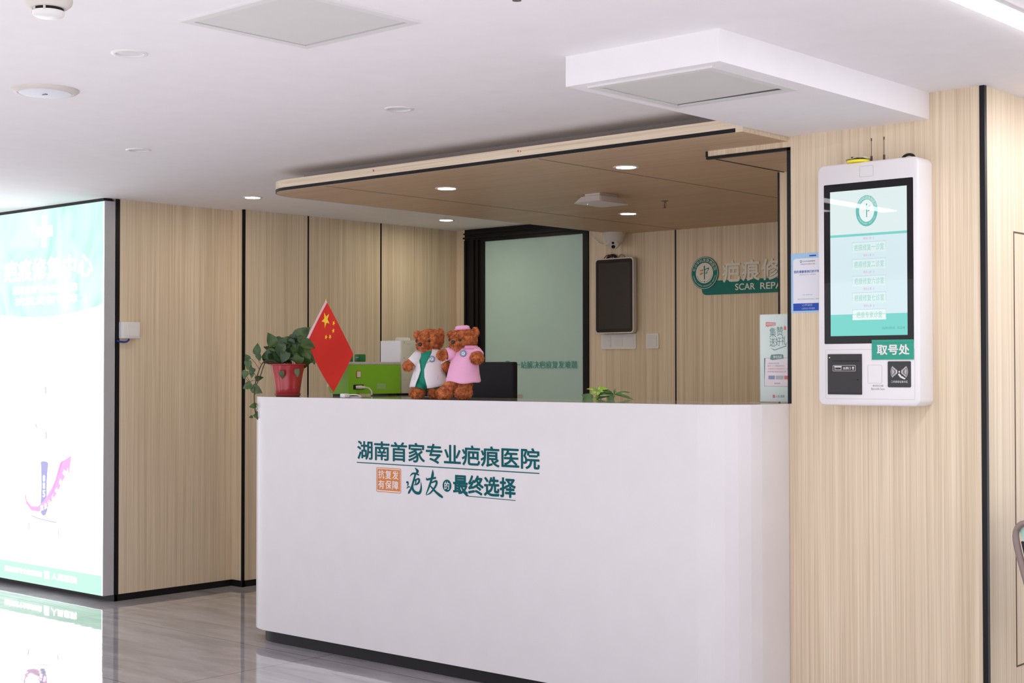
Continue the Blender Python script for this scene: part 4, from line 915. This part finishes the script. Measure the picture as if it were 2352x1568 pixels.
MB().tube([(-5.67, YB - .03, 1.95), (-5.645, YB - .03, 1.982), (-5.61, YB - .03, 1.986), (-5.58, YB - .03, 1.95)], .003, 6).build('wire', mat('red_wire', lin(120, 40, 35), .5), o)
MB().tube([(-5.56, YB - .03, 1.95), (-5.53, YB - .03, 1.984), (-5.50, YB - .03, 1.975), (-5.49, YB - .03, 1.95)], .003, 6).build('wire', mat('yellow_wire', lin(150, 130, 40), .5), o)

def switch(x0_, x1_, z0_, z1_, label, dx=0, dz=0, group=None):
    o = thing('wall_switch', label, 'switch', ((x0_ + x1_) / 2, YB, z0_), group)
    f = front(YB); MB().rect(f, x0_, x1_, z0_, z1_, -.002, .009, .003).build('plate', M_WPLA, o)
    MB().rect(f, x0_ + .012 + dx, x1_ - .012 + dx, z0_ + .013 + dz, z1_ - .010 + dz, .009, .012, .002).build('rocker', mat('rocker_white', (.78, .77, .77), .35), o)
switch(-5.700, -5.611, 1.4045, 1.4965, 'white switch at the left of the row of three under the wall display', group='switches under the wall display')
switch(-5.6105, -5.5215, 1.4045, 1.4955, 'white switch in the middle of the row of three under the wall display', dz=.004, group='switches under the wall display')
switch(-5.521, -5.432, 1.4045, 1.4965, 'white switch at the right of the row of three under the wall display', group='switches under the wall display')
switch(-5.3524, -5.2600, 1.405, 1.496, 'single white switch on the back wall standing apart from the row of three')

# hospital sign on the back wall
o = thing('wall_sign', 'round green emblem with cream characters and a green band on the back wall', 'sign', (-4.4, YB, 1.72))
FW_ = front(YB)
pts = [(-3.62, 1.716)] + [(-3.62, 1.798), (-4.945, 1.798)] + arc(-4.945 + .03, 1.716 + .03, .03, 180, 270, 6)
MB().plate(FW_, pts, .0, .006).build('band', M_SIGNG, o)
roundel(FW_, -4.9245, 1.8456, .0965, .006, o, M_SIGNG, M_SIGNW, mat('mark_ochre', lin(200, 130, 60), .5), mat('mark_red', lin(150, 40, 50), .5))
rows = [(ch, -4.800 + .1322 * i, -4.800 + .1322 * i + .122, 1.787 if i else 1.784, 1.910) for i, ch in enumerate('疤痕修复中心')]
mb = MB()
for r_ in rows: put_text(mb, r_[0], FW_, *r_[1:5], .0075, .022, depth=.0072)
mb.build('lettering', M_SIGNW, o, smooth=0, weld=False)
mb = MB(); put_text(mb, 'SCAR', FW_, -4.7125, -4.5785, 1.7365, 1.7745, .0065, .014); put_text(mb, 'REPAIR', FW_, -4.5430, -4.343, 1.7365, 1.7745, .0065, .014); put_text(mb, 'CENTER', FW_, -4.30, -4.09, 1.7365, 1.7745, .0065, .014)
mb.build('band_lettering', M_SIGNW, o, smooth=0, weld=False)

# ================================================================== KIOSK ON THE PILLAR
YK = YP - .10
o = thing('ticket_kiosk', 'white wall-mounted queue ticket kiosk with a bright touchscreen on the pillar', 'kiosk', (-2.47, YP - .05, 1.149))
FK = front(YK)
M_KW = mat('kiosk_white', (.86, .845, .865), .28)
m = MB()
def shell(m, loops):
    k = len(loops[0][0]); vs = []
    for pts, n in loops: vs += [FK.P(u, v, n) for u, v in pts]
    f = [tuple(range(k))[::-1], tuple(range((len(loops) - 1) * k, len(loops) * k))]
    for q in range(len(loops) - 1): f += [(q * k + i, q * k + (i + 1) % k, (q + 1) * k + (i + 1) % k, (q + 1) * k + i) for i in range(k)]
    return m.add(vs, f)
KX0, KX1, KZ0, KZ1 = -2.6655, -2.2785, 1.149, 1.9965
shell(m, [(rrect(KX0, KX1, KZ0, KZ1, .024, 8), -.099), (rrect(KX0, KX1, KZ0, KZ1, .024, 8), -.008), (rrect(KX0 + .002, KX1 - .002, KZ0 + .002, KZ1 - .002, .023, 8), -.003), (rrect(KX0 + .006, KX1 - .006, KZ0 + .006, KZ1 - .006, .020, 8), 0)])
m.build('body', M_KW, o, smooth=40)
seam = mat('seam_line', (.50, .49, .50), .6)
MB().outline(FK, -2.4993, -2.4462, 1.9423, 1.9804, .0010, -.001, .0004, .004).build('camera_window', seam, o)
MB().outline(FK, -2.6358, -2.2957, 1.1722, 1.3444, .0009, -.001, .0003, .005).build('panel_seam', seam, o)
bez = MB().rect(FK, -2.6390, -2.2985, 1.3645, 1.9255, -.001, .0008, .004).build('bezel', mat('kiosk_bezel', (.006, .006, .007), .015, spec=.3), o)
def smat(name, c, es=.86): return mat('screen_' + name, (.01, .01, .01), .015, emis=c, es=es)
scn = MB().rect(FK, -2.6140, -2.3215, 1.3918, 1.8990, .0008, .0010).build('screen', smat('sky', lin(216, 238, 243)), o)
MB().rect(FK, -2.6140, -2.3215, 1.3918, 1.4652, .0010, .0012).build('footer', smat('teal', lin(112, 214, 204)), scn)
MB().rect(FK, -2.6140, -2.3215, 1.7378, 1.7463, .0010, .0012).build('divider', smat('bar', lin(120, 212, 204)), scn)
MB().rect(FK, -2.6140, -2.3215, 1.4652, 1.4668, .0010, .0013).build('footer_edge', smat('bar', (0, 0, 0)), scn)
MB().rect(FK, -2.6140, -2.3215, 1.7463, 1.8990, .0010, .0011).build('header', smat('header', lin(226, 241, 240)), scn)
n1 = .0011
TS = smat('logo', lin(96, 190, 180)); WS = smat('white', lin(236, 248, 246))
ring = MB().ring(FK, circ(-2.472, 1.8240, .0415, 48, .0540), circ(-2.472, 1.8240, .0290, 48, .0385), n1, n1 + .0002).build('logo', TS, scn)
mb = MB().plate(FK, circ(-2.472, 1.8240, .0288, 48, .0383), n1, n1 + .0002); mb.build('logo_center', WS, scn)
mb = MB()
arc_text(mb, '长沙中科皮肤病医院', FK, -2.472, 1.8240, .0355, 165, 15, .011, n1 + .0004)
mb.v = [p + EZ * ((p.z - 1.8240) * .30) for p in mb.v]; mb.build('logo_lettering', WS, scn, smooth=0, weld=False); mb = MB()
arc_text(mb, 'DERMATOLOGY HOSPITAL', FK, -2.472, 1.8240, .0345, 205, 335, .005, n1 + .0004, outward=False)
ccx, ccy = -2.472, 1.8240
mb.v = [p + EZ * ((p.z - ccy) * .30) for p in mb.v]
mb.build('logo_lettering', WS, scn, smooth=0, weld=False)
mb = MB()
S_ = lambda pts: [(ccx + x * .044, ccy + y * .058) for x, y in pts]
for pts in ([(-.03, -.40), (.04, -.37), (.045, .40), (0, .46), (-.05, .38)], [(.04, .22), (.20, .30), (.33, .30), (.22, .16), (.24, .22), (.04, .16)], [(.06, -.02), (.20, .06), (.26, -.01), (.08, -.05)]): mb.plate(FK, S_(pts), n1 + .0002, n1 + .0005)
mb.build('logo_emblem', smat('emblem', lin(80, 165, 160)), scn, smooth=0)
MB().plate(FK, S_([(-.34, -.12), (-.10, .18), (-.28, .14), (-.30, .18), (-.05, .24), (-.24, -.02)]), n1 + .0002, n1 + .0004).build('logo_mark', smat('ochre', lin(222, 200, 170)), scn, smooth=0)
names = ('疤痕修复一诊室', '疤痕修复二诊室', '疤痕修复六诊室', '疤痕修复七诊室', '疤痕专家诊室')
tops = (1.7165, 1.6580, 1.5995, 1.5415, 1.4828)
for i, (nm, zt) in enumerate(zip(names, tops)):
    bt_ = MB().rect(FK, -2.5285, -2.4005, zt - .0365, zt, n1, n1 + .0002).build('button', smat('button', lin(224, 243, 243)) if i < 4 else smat('button_white', lin(236, 250, 246)), scn)
    MB().rect(FK, -2.5285, -2.4005, zt - .0012, zt, n1 + .0002, n1 + .0004).rect(FK, -2.5285, -2.5278, zt - .030, zt, n1 + .0002, n1 + .0004).rect(FK, -2.4012, -2.4005, zt - .030, zt, n1 + .0002, n1 + .0004).build('button_outline', smat('outline', lin(176, 200, 226)), scn)
    wd = .0565 if i < 4 else .049
    text('button_lettering', nm, FK, -2.4640 - wd, -2.4640 + wd, zt - .0298, zt - .0075, n1 + .0005, smat('button_text', lin(150, 212, 204)), scn)
    text('waiting_lettering', [('等待人数', -2.4855, -2.4545, zt + .0075, zt + .0165), ('0', -2.4485, -2.4450, zt + .0080, zt + .0160)], FK, 0, 0, 0, 0, n1 + .0004, smat('magenta', lin(226, 160, 214)), scn)
text('date_lettering', [('2025年10月24日', -2.4150, -2.3685, 1.4125, 1.4215), ('10:32:48', -2.3590, -2.3315, 1.4130, 1.4210)], FK, 0, 0, 0, 0, .0014, smat('date', lin(70, 150, 150)), scn)
sg = MB().rect(FK, -2.4545, -2.2985, 1.3085, 1.3765, .0009, .0030).build('sign_plate', mat('sign_plate_green', lin(30, 160, 134), .4), o)
text('sign_lettering', '取号处', FK, -2.4350, -2.3135, 1.3245, 1.3605, .0033, M_WPLA, sg, off=.028)
MB().rect(FK, -2.4545, -2.2985, 1.3650, 1.3660, .0030, .0032).build('sign_crease', mat('crease_green', lin(20, 115, 98), .4), sg)
pr = MB().rect(FK, -2.6255, -2.4935, 1.1875, 1.3285, -.001, .0035, .002).build('ticket_printer', mat('printer_black', (.028, .026, .028), .5), o)
MB().rect(FK, -2.607, -2.502, 1.303, 1.3055, .0035, .0040).rect(FK, -2.6235, -2.4955, 1.192, 1.1932, .0035, .0040).rect(FK, -2.5115, -2.5065, 1.237, 1.242, .0035, .0042).build('slot', M_DARK, pr)
MB().outline(FK, -2.6045, -2.5165, 1.2690, 1.2895, .0010, .0035, .0040, .002).rect(FK, -2.5995, -2.5700, 1.2835, 1.2865, .0035, .0040).outline(FK, -2.5975, -2.5715, 1.2735, 1.2835, .0012, .0035, .0040).rect(FK, -2.5275, -2.5245, 1.2735, 1.2800, .0035, .0040).plate(FK, [(-2.5305, 1.2795), (-2.526, 1.2860), (-2.5215, 1.2795)], .0035, .0040).build('icon', M_WPLA, pr)
text('printer_lettering', '出票口', FK, -2.5645, -2.5345, 1.2745, 1.2840, .0040, M_WPLA, pr, off=.01)
MB().plate(FK, circ(-2.6175, 1.3165, .0020, 12), .0035, .0045).build('indicator', mat('green_indicator', (.2, .4, .1), .4, emis=(.55, .85, .25), es=.8), pr)
MB().outline(FK, -2.4716, -2.4176, 1.2273, 1.2902, .0010, -.001, .0004, .004).build('scanner_window', seam, o)
text('scanner_lettering', [('条码扫描', -2.4535, -2.4130, 1.2150, 1.2225), ('Barcode Scan', -2.4580, -2.4080, 1.2045, 1.2120)], FK, 0, 0, 0, 0, .0005, mat('print_grey', (.25, .24, .25), .6), o)
rd = MB().rect(FK, -2.3955, -2.3100, 1.2140, 1.3025, -.001, .0015, .004).build('card_reader', mat('reader_black', (.012, .012, .015), .15), o)
mb = MB(); rc = (-2.3525, 1.2668)
for i in range(6):
    for a0 in (-38, 142):
        r0 = .0095 + .0042 * i; mb.ring(FK, circ(*rc, r0 + .0012, 14, None, a0, a0 + 76), circ(*rc, r0, 14, None, a0, a0 + 76), .0015, .0018)
mb.plate(FK, circ(*rc, .0030, 14), .0015, .0019)
q_ = lambda pts: [(rc[0] + x, rc[1] + y) for x, y in pts]
mb.plate(FK, q_([(-.005, -.009), (0, -.005), (.010, -.016), (.004, -.020)]), .0019, .0022).plate(FK, q_([(.002, -.019), (.012, -.015), (.018, -.020), (.024, -.022), (.020, -.026), (.012, -.023)]), .0019, .0022)
mb.build('reader_icon', M_WPLA, rd, smooth=0)
text('reader_lettering', '二代身份证读卡区', FK, -2.3830, -2.3215, 1.2290, 1.2370, .0018, M_WPLA, rd, off=.004)
# on top of the kiosk
M_ANT = mat('antenna_brown', lin(80, 50, 45), .5)
for x in (-2.4690, -2.4208):
    m = MB(); m.tube([(x, YK + .03, 1.996), (x, YK + .03, 2.078)], .0011, 6)
    for i in range(7): m.lathe((x, YK + .03, 1.998 + .0028 * i), [(.0042, 0), (.0042, .0016)], 10)
    m.tube([(x, YK + .03, 2.069), (x, YK + .03, 2.079)], .0022, 8); m.build('antenna', M_ANT, o)
MB().tube([(-2.549, YK + .04, 1.996), (-2.549, YK + .04, 2.022)], [.0042, .0042], 10).build('stub_antenna', M_BLKP, o)
MB().tube([(-2.36, YK + .04, 1.992), (-2.352, YK + .04, 2.004), (-2.335, YK + .04, 2.010), (-2.318, YK + .04, 2.005), (-2.312, YK + .04, 1.992)], .005, 8).build('cable_loop', M_BLKP, o)
o = thing('tape_roll', 'flat yellow tape roll with crumpled white film on top of the kiosk', 'tape', (-2.516, YK + .03, 1.9965))
m = MB().lathe((-2.516, YK + .028, 1.9965), [(.020, 0), (.041, 0), (.0415, .008), (.020, .008), (.020, 0)], 36); m.build('roll', mat('yellow_tape', lin(252, 236, 30), .35), o)
m = MB(); rnd = random.Random(4); n = 14; vs = []; fs = []
for i in range(n):
    for q in range(6):
        a = 2 * PI * i / n; r = .0088 * q + rnd.uniform(-.002, .002); vs.append((-2.516 + r * 1.15 * math.cos(a), YK + .028 + r * .9 * math.sin(a), 2.0062 + rnd.uniform(0, .007) + .004 * (q < 4)))
for i in range(n):
    for q in range(5): fs.append((i * 6 + q, (i + 1) % n * 6 + q, (i + 1) % n * 6 + q + 1, i * 6 + q + 1))
m.add(vs, fs); m.build('film', mat('white_film', (.82, .82, .82), .4), o)

# poster behind the kiosk
o = thing('wall_poster', 'light blue and white poster on the pillar, partly hidden by the kiosk', 'poster', (-2.74, YP, 1.4815))
FP = front(YP); PN = lambda nm, c, r=.6: mat('poster_' + nm, c, r)
MB().rect(FP, -2.8400, -2.60, 1.4820, 1.6995, 0, .0010).build('sheet', PN('sky', lin(168, 208, 240)), o)
c_ = [(-2.60, 1.5165), (-2.60, 1.6805)] + [(-2.8245 + .012 - .012 * math.sin(a), 1.6805 - .012 + .012 * math.cos(a)) for a in [PI / 2 * i / 6 for i in range(7)]] + [(-2.8245, 1.5165)]
MB().plate(FP, c_, .0010, .0013).build('panel', PN('white', lin(236, 238, 246)), o)
MB().rect(FP, -2.8245, -2.60, 1.4895, 1.5165, .0010, .0014).build('footer_block', PN('royal', lin(30, 76, 180)), o)
MB().rect(FP, -2.757, -2.729, 1.6865, 1.6915, .0010, .0014).build('header_block', PN('royal', (0, 0, 0)), o)
MB().ring(FP, circ(-2.7915, 1.6690, .0045, 24, .0048), circ(-2.7915, 1.6690, .0026, 24, .0028), .0013, .0016).build('logo', PN('teal', lin(60, 140, 130)), o)
text('heading_lettering', [('长沙中科皮肤病医院', -2.7845, -2.7330, 1.6665, 1.6722), ('皮肤病专科 互联网+医院', -2.7935, -2.7330, 1.6572, 1.6610)], FP, 0, 0, 0, 0, .0016, PN('grey', lin(60, 66, 80)), o)
text('title_lettering', '您的满意是我们的不懈追求', FP, -2.8215, -2.6925, 1.6270, 1.6370, .0016, PN('title', lin(52, 92, 180)), o, off=.02)
text('small_lettering', [('感谢您对我们的信任，欢迎提出意见', -2.7980, -2.730, 1.6195, 1.6222), ('您的评价是我们前进的动力，感谢您的支持与信任', -2.8060, -2.680, 1.5302, 1.5330)], FP, 0, 0, 0, 0, .0016, PN('grey', (0, 0, 0)), o)
text('link_lettering', '扫描二维码参与评价', FP, -2.7850, -2.7430, 1.5452, 1.5490, .0016, PN('link', lin(110, 170, 220)), o)
text('script_lettering', [('心怀诚信', -2.7880, -2.7440, 1.5060, 1.5145), ('以德为先·守护健康', -2.7900, -2.7350, 1.4935, 1.5005)], FP, 0, 0, 0, 0, .0017, PN('script', lin(205, 222, 248)), o, shear=.3, off=-.008)

# ================================================================== WAITING CHAIR AT THE RIGHT EDGE
CX, CY = -1.86, 4.36
o = thing('waiting_chair', 'grey-framed waiting chair with a mint green back cushion at the right edge', 'chair', (CX + .3, CY + .25, 0))
F_ = Fr((0, CY, 0), (1, 0, 0), (0, 0, 1))
M_FRM = mat('chair_frame', lin(140, 124, 118), .4, .2)
for dy in (0, .48):
    MB().tube([(CX + .060, CY + dy, .812), (CX + .030, CY + dy, .806), (CX + .012, CY + dy, .785), (CX + .012, CY + dy, .745), (CX + .034, CY + dy, .660), (CX + .075, CY + dy, .52), (CX + .115, CY + dy, .41)], [.007, .0095, .010, .0105, .0105, .0105, .0105], 12).build('back_side', M_FRM, o)
M_MINT = mat('mint_leather', lin(176, 212, 200), .45)
MB().plate(F_, [(CX + .018, .790), (CX + .032, .812), (CX + .075, .816), (CX + .105, .79), (CX + .115, .745), (CX + .030, .752), (CX + .022, .77)], -.006, -.47).build('back_cushion', M_MINT, o, smooth=60)
MB().plate(F_, [(CX + .022, .751), (CX + .105, .744), (CX + .155, .46), (CX + .11, .46), (CX + .038, .68)], -.008, -.47).build('lumbar_mesh', mat('black_mesh', (.02, .02, .03), .7), o)
MB().box(CX + .10, CX + .58, CY + .01, CY + .47, .40, .46, .02, 3).build('seat', M_MINT, o)
for x in (CX + .12, CX + .53):
    for y in (CY + .02, CY + .46): MB().tube([(x, y, .42), (x, y, 0)], .014, 10).build('leg', M_FRM, o)
